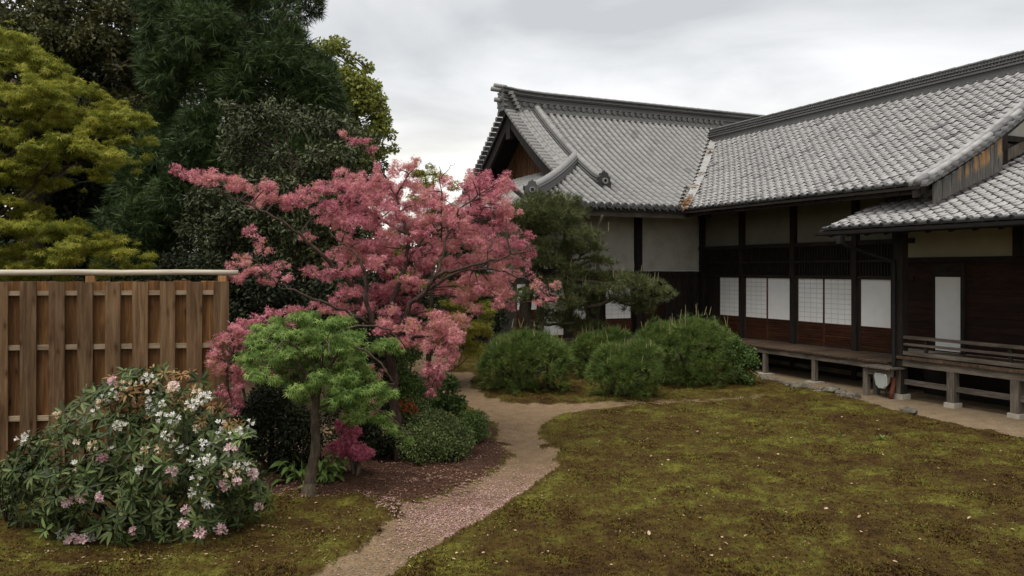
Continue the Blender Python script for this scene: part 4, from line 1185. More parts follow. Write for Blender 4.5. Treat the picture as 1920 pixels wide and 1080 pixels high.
def crown_tree(name, label, cat, base, trunk_pts, r0, clumps, nleaf, size, tmpl, mat, bark, seed, aspect=.6, up=.6, out=.8, droop=.3, shell=.45, nlimb=10, group=None, limb_r=.05, twig=True, fine=None):
    r = np.random.default_rng(seed)
    t = empty(name, base, label, cat, group)
    gq = Geo(); T = limb(gq, trunk_pts, r0, r0 * .35, 9, .0, None, 5)
    sk = list(T)
    sel = r.choice(len(clumps), min(nlimb, len(clumps)), replace=False)
    for i in sel:
        c = Vector(clumps[i, :3]); zt = c.z - (c - T[0]).length * .28
        a = min(T, key=lambda p: abs(p.z - zt) + .15 * (p - c).length)
        mid = a.lerp(c, .55) + Vector((0, 0, .05 * (c - a).length)) + Vector(r.normal(0, .1, 3))
        sk += limb(gq, [a, mid, c], limb_r, limb_r * .25, 6, .02, r, 5)
    if twig: twigs(gq, r, sk, clumps, .6, limb_r * .35, .006)
    gq.obj("trunk", bark, t, smooth=True)
    P, d, i = sample_clumps(r, clumps if fine is None else fine, nleaf, shell)
    D, Nn = leaf_dirs(r, nleaf, d, up, out, droop)
    L = size * r.uniform(.65, 1.25, nleaf)
    foliage("crown", P, D, Nn, L, L * aspect, tmpl, mat, t)
    return t

# ================================================================== FENCE
M['fence_front'] = wood("weathered_fence_plank", [(.058, .031, .014), (.125, .073, .037), (.20, .130, .075)], (20, 20, 1.6), .85, .7, .15, .5, True)
M['fence_back'] = wood("fresh_brown_fence_plank", [(.066, .029, .010), (.145, .069, .026), (.245, .13, .055)], (20, 20, 1.6), .85, .7, .15, .5, True)
M['fence_rail'] = wood("pale_fence_rail", [(.16, .11, .065), (.27, .20, .13), (.37, .29, .20)], (3, 3, 20), .85, .4)
M['fence_cap'] = wood("bleached_cap_pole", [(.30, .25, .18), (.42, .36, .28), (.52, .46, .37)], (3, 3, 22), .85, .4)
fa, fb = W(0, HOR, 9.05), W(431, HOR, 9.42)
fdir = (fb - fa).normalized(); fdir.z = 0; fnor = Vector((fdir.y, -fdir.x, 0))       # towards the camera
fl = (fb - fa).length
fence = empty("wooden_fence", (fb.x, fb.y, 0), "tall brown board fence with a pale pole along its top, behind the flowering bush", "fence")
def fbox(name, d0, d1, n0, n1, z0, z1, mat, parent=fence, r=None):
    V = []
    for z in (z0, z1):
        for (d, nn) in ((d0, n0), (d1, n0), (d1, n1), (d0, n1)):
            p = fb + fdir * d + fnor * nn; V.append((p.x, p.y, z + (r.uniform(-.004, .004) if r else 0)))
    return Geo().add(V, [(3, 2, 1, 0), (4, 5, 6, 7), (0, 1, 5, 4), (1, 2, 6, 5), (2, 3, 7, 6), (3, 0, 4, 7)]).obj(name, mat, parent)
rng = random.Random(12)
d = 0.0; i = 0
while d > -4.3:
    w = .172 + rng.uniform(-.006, .008)
    fbox("front_board", d - w, d, .045, .066, .03, 2.452 + rng.uniform(-.006, .006), M['fence_front'], r=rng)
    # two grooves seen near the rails are the nail splits: a narrow cover strip each side of the board
    fbox("back_board", d - w - .165, d - w + .03, -.03, -.012, .03, 2.458 + rng.uniform(-.006, .006), M['fence_back'], r=rng)
    for (z, hh) in ((2.335, .03), (1.70, .032), (.885, .032), (.09, .032)):
        pass
    d -= .303; i += 1
for (z, hh) in ((2.325, .026), (1.70, .028), (.885, .028), (.10, .028)):
    fbox("rail", -4.4, -.02, -.010, .043, z - hh, z + hh, M['fence_rail'])
for px in (415, 178, -70):
    dd = -(431 - px) * 9.3 / FPX
    p = fb + fdir * dd - fnor * .10
    Geo().tube([(p.x, p.y, -.1), (p.x, p.y, 2.525)], .058, 10).obj("post", M['fence_back'], fence, smooth=True)
pa_, pb_ = fb + fdir * .075 - fnor * .10, fb - fdir * 4.6 - fnor * .10
pts = [Vector((*(pb_.lerp(pa_, k / 14)).xy, 2.563 + .003 * math.sin(k * 1.7) + (.01 if k < 3 else 0))) for k in range(15)]
Geo().tube(pts, [.040 - .007 * k / 14 for k in range(15)], 10).obj("cap_pole", M['fence_cap'], fence, smooth=True)

# ================================================================== BACKGROUND TREES
L = {}
L['ymaple'] = leaf_mat("spring_maple_leaf", [(.092, .110, .012), (.185, .205, .024), (.285, .29, .038), (.40, .36, .065)], .45, .6, .2, 1.2, .35)
L['olive'] = leaf_mat("olive_leaf", [(.024, .027, .010), (.050, .052, .017), (.095, .09, .03)], .25, .6, .2, 1.0, .3)
L['conifer'] = leaf_mat("dark_conifer_needle", [(.018, .032, .010), (.036, .062, .017), (.070, .108, .030)], .1, .6, .2, .8, .4)
L['lime'] = leaf_mat("pale_green_leaf", [(.105, .125, .025), (.19, .21, .04), (.29, .295, .07)], .3, .6, .2, .6, .3)
L['holly'] = leaf_mat("glossy_evergreen_leaf", [(.020, .027, .010), (.038, .048, .018), (.062, .073, .030), (.090, .10, .044)], .08, .55, .22, 1.0, .3)
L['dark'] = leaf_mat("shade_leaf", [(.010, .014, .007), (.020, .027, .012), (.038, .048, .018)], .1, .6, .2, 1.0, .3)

r = np.random.default_rng(101)
K = np.concatenate([poly_clumps(r, [(-120, -20), (340, -20), (360, 120), (320, 300), (-120, 300)], 190, 21, 2.4, (16, 44), .75, .5)])
crown_tree("olive_leaved_tree", "tall olive brown tree with dark bare limbs at the top left corner", "tree", G(60, 688), [G(60, 688), W(70, 300, 21), W(120, 120, 21), W(190, 20, 21)], .32, K, 66000, .13, T_DIAMOND, L['olive'], M['bark'], 102, .6, nlimb=14, limb_r=.09)

r = np.random.default_rng(103)
POLY = [(250, -60), (585, -60), (600, 30), (608, 90), (622, 150), (650, 230), (655, 330), (600, 380), (560, 470), (520, 560), (180, 560), (190, 420), (230, 340), (250, 260), (290, 200), (270, 120)]
K = poly_clumps(r, POLY, 250, 18.5, 2.3, (22, 55), 1.0, .65)
t = crown_tree("tall_conifer", "huge dark green conifer towering behind the pink tree", "tree", G(450, 712), [G(450, 712), W(452, 400, 18.5), W(455, 100, 18.5), W(455, -60, 18.5)], .35, K, 1, .2, T_DIAMOND, L['conifer'], M['bark'], 104, nlimb=16, limb_r=.08)
bpy.data.objects.remove([c for c in t.children if c.name.startswith("crown")][0])
P, d, i = sample_clumps(r, K, 31000, .40)
D = unit(d * .75 + r.normal(size=d.shape) * .45 + np.array([0, 0, -.15])); Nn = unit(r.normal(size=d.shape)); Ls = .27 * r.uniform(.6, 1.3, len(P))
foliage("crown", P, D, Nn, Ls, Ls, T_SPRAY, L['conifer'], t)

r = np.random.default_rng(105)
K = poly_clumps(r, [(590, 70), (650, 72), (665, 105), (690, 118), (712, 145), (722, 190), (730, 235), (746, 270), (738, 305), (700, 340), (660, 520), (560, 520), (560, 120)], 190, 26, 2.0, (12, 30), .8, .6)
crown_tree("pale_green_tree", "pale green leafy tree standing against the sky behind the conifer", "tree", G(640, 655), [G(640, 655), W(645, 400, 26), W(650, 200, 26)], .28, K, 44000, .13, T_DIAMOND, L['lime'], M['bark'], 106, .65, nlimb=10, limb_r=.08)

r = np.random.default_rng(107)
K = poly_clumps(r, [(415, 180), (440, 195), (490, 178), (560, 188), (640, 208), (700, 240), (722, 300), (715, 420), (690, 560), (640, 640), (430, 640), (430, 500), (345, 500), (335, 420), (345, 365), (420, 320), (410, 250)], 190, 14.8, 1.5, (16, 42), .7, .65)
crown_tree("glossy_evergreen_tree", "rounded grey green evergreen with small glossy leaves behind the pink crown", "tree", G(560, 755), [G(560, 755), W(555, 520, 14.8), W(560, 300, 14.8)], .18, K, 32000, .092, T_LEAF, L['holly'], M['bark'], 108, .42, up=.7, nlimb=14, limb_r=.05)

r = np.random.default_rng(109)
K = np.concatenate([poly_clumps(r, [(-160, 60), (20, 40), (70, 85), (120, 118), (175, 150), (205, 182), (262, 195), (282, 235), (296, 275), (268, 318), (200, 345), (120, 365), (-160, 400)], 230, 13.2, 1.6, (16, 46), .42, .6),
                    poly_clumps(r, [(-160, 350), (40, 360), (120, 385), (170, 420), (240, 445), (290, 470), (285, 515), (-160, 560)], 130, 12.4, 1.2, (16, 44), .36, .6)])
K2 = subclump(r, K, 4, .5, 1.0, .6)
crown_tree("yellow_green_maple", "yellow green spring maple spreading above the left end of the fence", "tree", G(-60, 800), [G(-60, 800), W(-70, 520, 13), W(-40, 300, 13.2), W(30, 150, 13.3)], .17, K, 60000, .086, T_STAR5, L['ymaple'], M['bark'], 110, 1.0, up=1.0, droop=.45, nlimb=10, limb_r=.04, twig=False, fine=K2)

r = np.random.default_rng(111)
K = poly_clumps(r, [(-200, 100), (60, 60), (330, 60), (330, 600), (-200, 600)], 250, 24.5, 2.0, (26, 60), .9, .6)
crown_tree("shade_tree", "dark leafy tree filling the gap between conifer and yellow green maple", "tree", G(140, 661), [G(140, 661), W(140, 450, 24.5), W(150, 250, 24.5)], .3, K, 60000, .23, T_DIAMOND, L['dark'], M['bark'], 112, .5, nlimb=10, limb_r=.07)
# dark shrubs closing the gap under the trees
def shrub(name, label, blobs, s0, nleaf, size, tmpl, mat, seed, aspect=.5, shell=.25, up=.5, thick=.25, cat="shrub", lump=18, rough=.12, group=None, stem=True, deep=1.0):
    """blobs (x, y, rx, ry px): each dome is broken into clumps over its surface"""
    r = np.random.default_rng(seed); K = []
    for bl in blobs:
        x, y, rx, ry = bl[:4]; s = bl[4] if len(bl) > 4 else s0
        c = W(x, y, s); a = rx * s / FPX; b_ = ry * s / FPX
        for q in range(lump):
            dd = unit(r.normal(size=(1, 3)))[0]; dd[2] = abs(dd[2]) * (1 if r.random() < .75 else -1)
            rr = a * r.uniform(.28, .42)
            K.append((c.x + dd[0] * (a - rr) * r.uniform(1 - rough, 1 + rough * .4), c.y + dd[1] * (a - rr) * deep, max(.05, c.z + dd[2] * (b_ - rr * .8)), rr, rr, rr * .8))
        K.append((c.x, c.y, c.z, a * .75, a * .75 * deep, b_ * .75))
    K = np.array(K)
    b0 = blobs[0]; q = W(b0[0], b0[1], b0[4] if len(b0) > 4 else s0)
    t = empty(name, (q.x, q.y, 0), label, cat, group)
    if stem:
        gq = Geo()
        for k in range(5):
            c = Vector(K[r.integers(len(K)), :3]); limb(gq, [Vector((q.x + r.normal(0, .05), q.y + r.normal(0, .05), -.05)), Vector((q.x, q.y, 0)).lerp(c, .5) + Vector((0, 0, .05)), c], .03, .008, 6)
        gq.obj("stems", M['bark'], t, smooth=True)
    P, d, i = sample_clumps(r, K, nleaf, shell)
    ok = P[:, 2] > .02; P, d = P[ok], d[ok]
    D, Nn = leaf_dirs(r, len(P), d, up, .8, .1); Ls = size * r.uniform(.65, 1.25, len(P))
    foliage("foliage", P, D, Nn, Ls, Ls * aspect, tmpl, mat, t)
    return t
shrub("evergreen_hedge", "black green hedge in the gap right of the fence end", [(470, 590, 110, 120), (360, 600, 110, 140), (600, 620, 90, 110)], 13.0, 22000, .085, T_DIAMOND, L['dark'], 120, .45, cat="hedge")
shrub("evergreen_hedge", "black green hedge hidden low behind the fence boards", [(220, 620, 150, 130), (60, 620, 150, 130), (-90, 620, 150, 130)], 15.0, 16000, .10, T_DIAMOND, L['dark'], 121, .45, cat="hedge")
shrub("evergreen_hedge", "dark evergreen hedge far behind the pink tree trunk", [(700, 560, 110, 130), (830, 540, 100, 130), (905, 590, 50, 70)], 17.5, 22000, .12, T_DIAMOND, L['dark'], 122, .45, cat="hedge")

# ================================================================== PINK MAPLE
L['pink'] = leaf_mat("pink_spring_maple_leaf", [(.26, .066, .09), (.53, .168, .218), (.67, .255, .315), (.76, .39, .425), (.61, .34, .24), (.44, .27, .13)], .42, .6, .15, 1.1, .40, [-.0, .2, .5, .75, .93, 1.0])
r = np.random.default_rng(131)
arm = [(334, 320, 14, 8), (352, 328, 18, 11), (372, 338, 22, 13), (398, 338, 26, 16), (425, 343, 22, 18), (448, 352, 26, 18), (475, 360, 24, 20), (500, 352, 18, 16), (505, 372, 26, 16), (535, 372, 26, 20), (560, 378, 26, 18), (585, 372, 24, 18), (480, 385, 18, 8),
       (612, 352, 24, 18), (640, 342, 24, 15), (665, 352, 26, 18), (700, 340, 24, 18), (718, 325, 20, 20), (745, 318, 24, 18), (775, 312, 18, 12), (785, 302, 8, 8), (645, 250, 10, 6), (662, 262, 14, 8), (680, 268, 14, 7), (698, 280, 10, 6),
       (600, 395, 26, 20), (640, 385, 30, 22), (685, 380, 30, 24), (725, 365, 28, 24), (760, 350, 24, 20), (800, 360, 14, 14), (835, 345, 14, 14), (828, 370, 16, 16), (790, 385, 26, 20), (750, 400, 30, 24), (705, 415, 30, 22), (660, 420, 30, 22), (622, 415, 22, 16), (640, 445, 10, 8),
       (840, 395, 26, 16), (880, 372, 26, 20), (900, 350, 26, 20), (930, 350, 26, 20), (955, 340, 18, 18), (885, 335, 16, 14), (930, 378, 24, 18), (950, 400, 18, 12), (905, 400, 26, 16), (860, 415, 26, 18), (820, 420, 28, 20), (780, 430, 28, 22), (740, 445, 30, 22), (700, 455, 28, 20), (660, 465, 26, 18), (630, 478, 22, 14),
       (940, 415, 22, 10), (955, 425, 14, 10), (900, 435, 20, 12), (870, 450, 26, 18), (830, 460, 28, 20), (915, 462, 26, 16), (950, 462, 26, 16), (980, 455, 22, 16), (995, 440, 14, 10), (995, 470, 18, 14), (970, 490, 26, 14), (930, 495, 26, 16), (890, 490, 26, 16), (850, 500, 24, 16), (800, 480, 26, 20), (760, 490, 26, 18), (720, 498, 26, 18), (680, 505, 26, 16), (645, 508, 24, 14), (612, 515, 20, 12), (580, 510, 16, 10),
       (945, 520, 24, 16), (975, 515, 16, 10), (950, 550, 20, 16), (920, 535, 24, 18), (960, 575, 12, 10), (935, 570, 14, 14), (995, 520, 8, 8), (1005, 535, 12, 9), (1018, 550, 12, 8), (1030, 562, 14, 6), (1012, 565, 12, 6), (990, 505, 8, 8), (1040, 535, 12, 6),
       (880, 530, 22, 16), (830, 540, 22, 14), (780, 530, 26, 16), (740, 545, 26, 16), (700, 550, 24, 14), (660, 550, 22, 12), (630, 560, 18, 10),
       (470, 432, 12, 12), (482, 450, 14, 12), (495, 470, 14, 10), (455, 485, 18, 12), (435, 497, 16, 10), (470, 505, 24, 12), (500, 508, 22, 12), (525, 520, 18, 12), (530, 498, 12, 8), (455, 520, 22, 10), (500, 528, 20, 10), (575, 448, 14, 10),
       (560, 590, 24, 12), (600, 580, 26, 14), (640, 585, 26, 14), (690, 585, 26, 16), (740, 585, 28, 18), (790, 580, 28, 18), (820, 600, 28, 18), (860, 595, 22, 16), (520, 590, 22, 12), (485, 598, 24, 12), (450, 608, 22, 12), (500, 615, 26, 10), (545, 605, 24, 10),
       (720, 615, 26, 14), (760, 612, 28, 16), (800, 625, 28, 20), (840, 625, 26, 20), (860, 640, 18, 18), (845, 660, 20, 18), (815, 655, 24, 20), (780, 645, 24, 16), (740, 640, 22, 12), (825, 690, 16, 16), (805, 685, 14, 16), (845, 682, 12, 10), (815, 715, 12, 14), (800, 700, 10, 12), (808, 735, 10, 10), (870, 610, 14, 10), (890, 580, 14, 12),
       (430, 620, 18, 12), (410, 640, 16, 10), (400, 668, 14, 12), (425, 655, 22, 14), (455, 650, 16, 12), (440, 690, 26, 16), (470, 685, 20, 12), (425, 712, 18, 16), (450, 725, 18, 14), (430, 745, 16, 14), (440, 770, 12, 12), (500, 700, 22, 8), (530, 695, 18, 7), (415, 735, 10, 10),
       (405, 655, 20, 16), (430, 635, 22, 14), (460, 622, 26, 12), (395, 680, 12, 10), (420, 690, 22, 16), (455, 705, 22, 16), (435, 730, 20, 16), (445, 755, 16, 14), (470, 665, 22, 14), (425, 775, 10, 10), (520, 610, 26, 12), (480, 640, 24, 12),
       (850, 630, 26, 18), (835, 670, 22, 18), (820, 700, 16, 16), (812, 722, 12, 14), (955, 385, 18, 14), (945, 405, 18, 12), (870, 555, 24, 16), (900, 545, 22, 14),
       (705, 700, 16, 14), (715, 745, 16, 14), (690, 755, 16, 10), (720, 650, 18, 12), (700, 775, 14, 8)]
lo = {}
arm2 = []
for c in arm:
    x, y = c[0], c[1]
    s = 10.6
    if x < 560 and y < 400: s = 10.3
    if x < 545 and y > 420: s = 9.9
    if x < 545 and y > 580: s = 9.2
    if y > 590 and x > 600: s = 10.1
    if x > 980: s = 10.4
    arm2.append((x, y, c[2], c[3], s))
Kp = np.concatenate([list_clumps(r, arm2, 10.6, .28, deep=1.0), list_clumps(r, [(c[0] + r.normal(0, 8), c[1] + r.normal(0, 6), c[2] * .9, c[3] * .9, 11.1 + r.uniform(-.2, .6)) for c in arm2 if 600 < c[0] < 960 and 330 < c[1] < 640], 11, .3), list_clumps(r, [(c[0] + r.normal(0, 12), c[1] + r.normal(0, 9), c[2], c[3], 11.6 + r.uniform(-.2, .4)) for c in arm2 if 640 < c[0] < 930 and 350 < c[1] < 560], 11, .2)])
pink = empty("pink_maple", G(748, 868), "spreading pink leaved maple overhanging the bend of the path", "tree")
gq = Geo(); sk = []
b0 = G(748, 868); b0.z = -.06
S = 10.5
limbs = [([b0, W(742, 760, S), W(735, 680, S), W(730, 610, S)], .085, .06),
         ([W(738, 720, S), W(720, 640, S - .2), W(695, 590, S - .3), (W(686, 540, S - .3)), W(680, 494, S - .3), W(662, 471, S - .2), W(640, 455, S - .1)], .05, .014),
         ([W(735, 690, S), W(700, 600, S + .2), W(650, 525, S + .1), W(600, 475, S - .1), W(560, 440, S - .2), W(500, 398, S - .3), W(420, 362, S - .3), W(330, 320, S - .2)], .055, .006),
         ([W(730, 610, S), W(735, 560, S), W(759, 502, S + .1), W(765, 440, S + .1), W(745, 370, S + .2), W(780, 305, S + .2)], .055, .008),
         ([W(735, 660, S), W(760, 590, S - .1), W(790, 552, S - .2), W(825, 516, S - .3), W(884, 498, S - .4), W(945, 482, S - .3), W(1000, 470, S - .3)], .055, .008),
         ([W(815, 525, S - .3), W(830, 480, S - .2), W(840, 440, S - .1), W(872, 385, S), W(930, 345, S)], .032, .007),
         ([W(790, 552, S - .2), W(850, 515, S - .2), W(900, 505, S - .1), W(960, 515, S - .2), W(1005, 535, S - .2), W(1040, 565, S - .2)], .026, .004),
         ([W(732, 640, S), W(660, 590, S - .4), (W(588, 560, S - .6)), W(530, 535, S - .6), W(490, 500, S - .6), W(470, 440, S - .6)], .03, .005),
         ([W(735, 690, S), W(640, 640, S - .5), W(540, 605, S - .9), W(470, 615, S - 1.2), W(430, 680, S - 1.25), W(435, 760, S - 1.25)], .03, .006),
         ([W(735, 670, S), W(780, 630, S - .4), W(820, 650, S - .5), W(820, 700, S - .5), W(805, 735, S - .5)], .03, .005),
         ([W(759, 502, S + .1), W(800, 440, S + .3), W(850, 420, S + .4), W(900, 370, S + .3)], .03, .006),
         ([W(765, 440, S + .1), W(700, 400, S + .3), W(640, 360, S + .3), (W(600, 350, S + .2))], .028, .006),
         ([W(745, 370, S + .2), W(715, 320, S + .3), W(690, 285, S + .3), W(645, 250, S + .3)], .014, .003),
         ([W(827, 445, S + .1), W(828, 380, S), W(824, 312, S)], .016, .006), ([W(828, 335, S), W(840, 318, S + .02), W(851, 304, S + .03)], .008, .003)]
for (p, r0, r1) in limbs:
    sk += limb(gq, p, r0 * .8, r1 * .8, 8, .012, r, 5)
twigs(gq, r, sk, Kp, .85, .011, .003, 5)
gq.obj("trunk", M['bark_red'], pink, smooth=True)
Kq = subclump(r, Kp, 7, .40, 1.05, .75)
P, d, i = sample_clumps(r, Kq, 116000, .68)
D, Nn = leaf_dirs(r, len(P), d, .55, .7, .2); Ls = .039 * r.uniform(.6, 1.35, len(P))
P = P + r.normal(0, .012, P.shape)
foliage("crown", P, D, Nn, Ls, Ls, T_STAR3, L['pink'], pink)

# small pink shoot low beside the green maple
t = shrub("pink_maple_seedling", "low magenta leaved maple shoot growing beside the slim trunk", [(668, 846, 32, 22), (640, 838, 26, 20), (655, 815, 26, 18), (640, 800, 16, 14), (690, 850, 16, 12), (648, 780, 10, 10)], 9.75, 4400, .042, T_STAR3, leaf_mat("magenta_maple_leaf", [(.30, .065, .10), (.50, .13, .19), (.62, .22, .28)], .3, .6, .15), 133, 1.0, .6, lump=7, rough=.4)

# ================================================================== YELLOW MAPLE behind
r = np.random.default_rng(141)
L['yellow'] = leaf_mat("yellow_lime_maple_leaf", [(.10, .115, .012), (.20, .20, .025), (.30, .27, .05)], .4, .6, .15)
K = np.concatenate([poly_clumps(r, [(770, 305), (800, 302), (845, 325), (868, 350), (850, 400), (800, 420), (760, 360)], 26, 13.2, .7, (8, 18), .4), poly_clumps(r, [(800, 500), (880, 520), (930, 580), (925, 650), (890, 690), (840, 695), (810, 640), (790, 560)], 46, 13.0, .7, (9, 20), .35), poly_clumps(r, [(700, 400), (850, 420), (900, 520), (760, 560)], 16, 13.2, .6, (10, 20), .4)])
crown_tree("lime_maple", "small lime yellow maple peeping out behind the pink crown by the path", "tree", G(800, 790), [G(800, 790), W(805, 640, 13.2), W(812, 500, 13.2), W(812, 340, 13.2)], .06, K, 9500, .065, T_STAR3, L['yellow'], M['bark'], 142, .9, up=1.0, droop=.35, nlimb=10, limb_r=.022)

# ================================================================== GREEN MAPLE (slim trunk)
r = np.random.default_rng(151)
L['green'] = leaf_mat("fresh_green_maple_leaf", [(.058, .108, .019), (.11, .185, .034), (.18, .27, .058), (.275, .36, .10)], .40, .55, .2, 2.2, .3)
SG = 8.85
gm = empty("green_maple", G(577, 940), "slim young green maple with drooping leaves in front of the pink tree", "tree")
gq = Geo(); b0 = G(577, 940); b0.z = -.05
gq.tube([b0 + Vector((-.02, 0, 0)), b0 + Vector((0, 0, .10)), b0.lerp(W(583, 890, SG), .75)], [.125, .088, .066], 10)
sk = limb(gq, [b0, W(583, 890, SG), W(592, 840, SG), W(590, 780, SG), W(598, 720, SG), W(604, 650, SG)], .072, .028, 10, .004, r, 5)
for p, r0 in (([W(592, 760, SG), W(560, 680, SG - .1), W(500, 640, SG - .15), W(455, 655, SG - .2)], .024), ([W(597, 725, SG), W(640, 660, SG - .15), W(690, 660, SG - .2), W(740, 720, SG - .2)], .024), ([W(600, 700, SG), W(590, 630, SG + .1), W(560, 600, SG)], .02),
              ([W(590, 770, SG), W(660, 745, SG + .1), W(720, 775, SG), W(770, 815, SG - .1)], .018), ([W(601, 690, SG), W(640, 620, SG + .3), W(720, 615, SG + .4), W(760, 650, SG + .4)], .018), ([W(600, 700, SG), W(610, 640, SG - .4), W(620, 670, SG - .7)], .016), ([W(600, 700, SG), W(540, 640, SG - .4), W(510, 670, SG - .6)], .016)):
    sk += limb(gq, p, r0, .005, 6, .006, r, 5)
cl = [(470, 640, 26, 10), (490, 620, 28, 12), (520, 608, 30, 12), (560, 600, 28, 10), (595, 594, 28, 10), (630, 606, 26, 10), (520, 635, 34, 12), (560, 628, 34, 12), (600, 622, 34, 12), (640, 630, 30, 12), (480, 662, 26, 12), (515, 665, 28, 12), (550, 655, 32, 12), (590, 650, 32, 12), (630, 655, 30, 14), (665, 640, 24, 12), (670, 670, 26, 14), (640, 685, 28, 14), (600, 680, 28, 12), (560, 685, 28, 12), (690, 695, 24, 14), (650, 710, 26, 12), (705, 720, 18, 14), (612, 705, 22, 10), (530, 690, 22, 10), (545, 712, 18, 8), (580, 712, 20, 10), (735, 742, 10, 6),
      (712, 640, 24, 10), (735, 650, 18, 10), (720, 735, 16, 12), (455, 668, 18, 10), (470, 690, 14, 8),
      (485, 700, 18, 10, -.3), (512, 715, 20, 10, -.3), (548, 726, 20, 10, -.35), (650, 732, 22, 10, -.35), (685, 738, 22, 12, -.3), (712, 752, 14, 10, -.25),
      (640, 745, 26, 12), (680, 765, 26, 12), (610, 760, 20, 10), (715, 785, 20, 10), (735, 805, 14, 8), (665, 735, 22, 10), (560, 740, 20, 10), (750, 812, 8, 5), (765, 822, 8, 4), (655, 785, 16, 8), (625, 725, 22, 10)]
Kc = []
for c in cl:
    back = c[1] > 750 or (c[0] > 705 and c[1] < 700)
    s = SG + (.45 if back else 0) + (c[4] if len(c) > 4 else r.uniform(-.35, .35))
    q = W(c[0], c[1], s); a = c[2] * s / FPX; Kc.append((q.x, q.y, q.z, a * 1.05, a * 1.05, c[3] * s / FPX * 1.5))
Kc = np.array(Kc)
twigs(gq, r, sk, Kc, .7, .007, .002, 5); gq.obj("trunk", M['bark_pale'], gm, smooth=True)
Kc2 = subclump(r, Kc, 3, .72, .75, .9, 0)
P, d, i = sample_clumps(r, Kc2, 6200, .85)
D = unit(d * np.array([.8, .8, .1]) + r.normal(size=d.shape) * .35 + np.array([0, 0, -.55])); Nn = unit(d * .5 + r.normal(size=d.shape) * .35 + np.array([-.1, -.35, .7]))
Ls = .080 * r.uniform(.6, 1.25, len(P))
foliage("leaves", P, D, Nn, Ls, Ls, T_MAPLE, L['green'], gm)

# ================================================================== CLIPPED AND LOOSE SHRUBS on the left bank
L['box'] = leaf_mat("clipped_box_leaf", [(.032, .050, .014), (.062, .092, .024), (.105, .145, .04), (.15, .19, .055)], .15, .5, .3, 3.0, .3)
L['box2'] = leaf_mat("fresh_box_leaf", [(.035, .065, .014), (.070, .120, .026), (.12, .185, .042)], .2, .5, .3, 3.0, .3)
shrub("clipped_shrub", "neatly clipped round dark green shrub at the bend of the path", [(812, 824, 84, 56)], 10.65, 15000, .034, T_LEAF, L['box'], 161, .5, .16, lump=60, rough=.06)
shrub("clipped_shrub", "small fresh green clipped shrub touching the right of the round one", [(885, 800, 38, 34)], 11.5, 4200, .034, T_LEAF, L['box2'], 162, .5, .16, lump=26, rough=.06)
shrub("layered_shrub", "dark layered shrub between the pink branches and the clipped round shrub", [(750, 665, 48, 30), (735, 715, 60, 40), (770, 745, 60, 40), (700, 760, 50, 60)], 11.5, 15000, .04, T_LEAF, L['box2'], 163, .5, .2, lump=24)
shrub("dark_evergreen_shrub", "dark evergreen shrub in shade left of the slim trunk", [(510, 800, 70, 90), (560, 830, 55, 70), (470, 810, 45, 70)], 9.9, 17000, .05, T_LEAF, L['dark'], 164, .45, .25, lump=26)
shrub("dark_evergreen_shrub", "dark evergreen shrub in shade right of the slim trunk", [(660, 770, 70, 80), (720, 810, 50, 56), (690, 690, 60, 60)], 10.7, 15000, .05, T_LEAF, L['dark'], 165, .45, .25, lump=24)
ra = shrub("red_azalea", "dark azalea with a few orange red blossoms behind the clipped shrub", [(770, 768, 40, 26), (735, 775, 40, 28)], 11.15, 5000, .035, T_LEAF, L['box'], 166, .5, .2, lump=20)
r = np.random.default_rng(167); M['redflower'] = leaf_mat("azalea_petal", [(.40, .035, .015), (.55, .08, .03)], .2, .6, .1)
for (x, y) in ((764, 750), (770, 757), (776, 762), (762, 762), (783, 771), (758, 770), (745, 768), (790, 778), (752, 756), (770, 768)):
    q = W(x, y, 10.86); n_ = 9; P = np.array([q]) + r.normal(0, .018, (n_, 3)); d = unit(r.normal(size=(n_, 3)) + np.array([-.2, -.6, .3]))
    foliage("blossom", P, d, unit(r.normal(size=(n_, 3))), np.full(n_, .045), np.full(n_, .04), T_STAR5, M['redflower'], ra, None)
shrub("leafy_climber", "loose bright leaved creeper on the bank beside the path", [(835, 735, 30, 34), (855, 760, 26, 18), (815, 770, 30, 18)], 12.0, 2600, .06, T_LEAF, L['box2'], 168, .6, .3, lump=12)
shrub("low_herb", "low green herb clump by the fence foot at the left edge", [(20, 905, 40, 30), (70, 900, 40, 26)], 8.9, 900, .09, T_LEAF, L['box2'], 169, .35, .5, lump=8)

# broad leaved plant at the foot of the slim trunk: every leaf a part
L['hosta'] = leaf_mat("broad_herb_leaf", [(.07, .12, .025), (.11, .175, .04), (.16, .23, .06)], .25, .45, .3)
hs = empty("broad_leaved_plant", G(595, 915), "broad leaved green plant clustered round the foot of the slim trunk", "plant")
r = np.random.default_rng(170)
def big_leaf(L_, w, bend, seed):
    n_ = 7; V, F = [], []
    for k in range(n_):
        t = k / (n_ - 1); ww = w * math.sin(math.pi * min(1, t * .93 + .04)) ** .8
        x = L_ * (t - .12 * bend * t * t); z = L_ * (.55 * t - bend * t * t)
        V += [(x, -ww, z + ww * .35), (x, 0, z), (x, ww, z + ww * .35)]
    for k in range(n_ - 1):
        for j in (0, 1): F.append((k * 3 + j, k * 3 + j + 1, (k + 1) * 3 + j + 1, (k + 1) * 3 + j))
    me = bpy.data.meshes.new("leaf"); me.from_pydata(V, [], F); me.polygons.foreach_set("use_smooth", [True] * len(F)); return me
hmes = [big_leaf(.24, .045, .9, 0), big_leaf(.20, .042, 1.1, 1), big_leaf(.27, .05, .8, 2)]
for me in hmes: me.materials.append(L['hosta'])
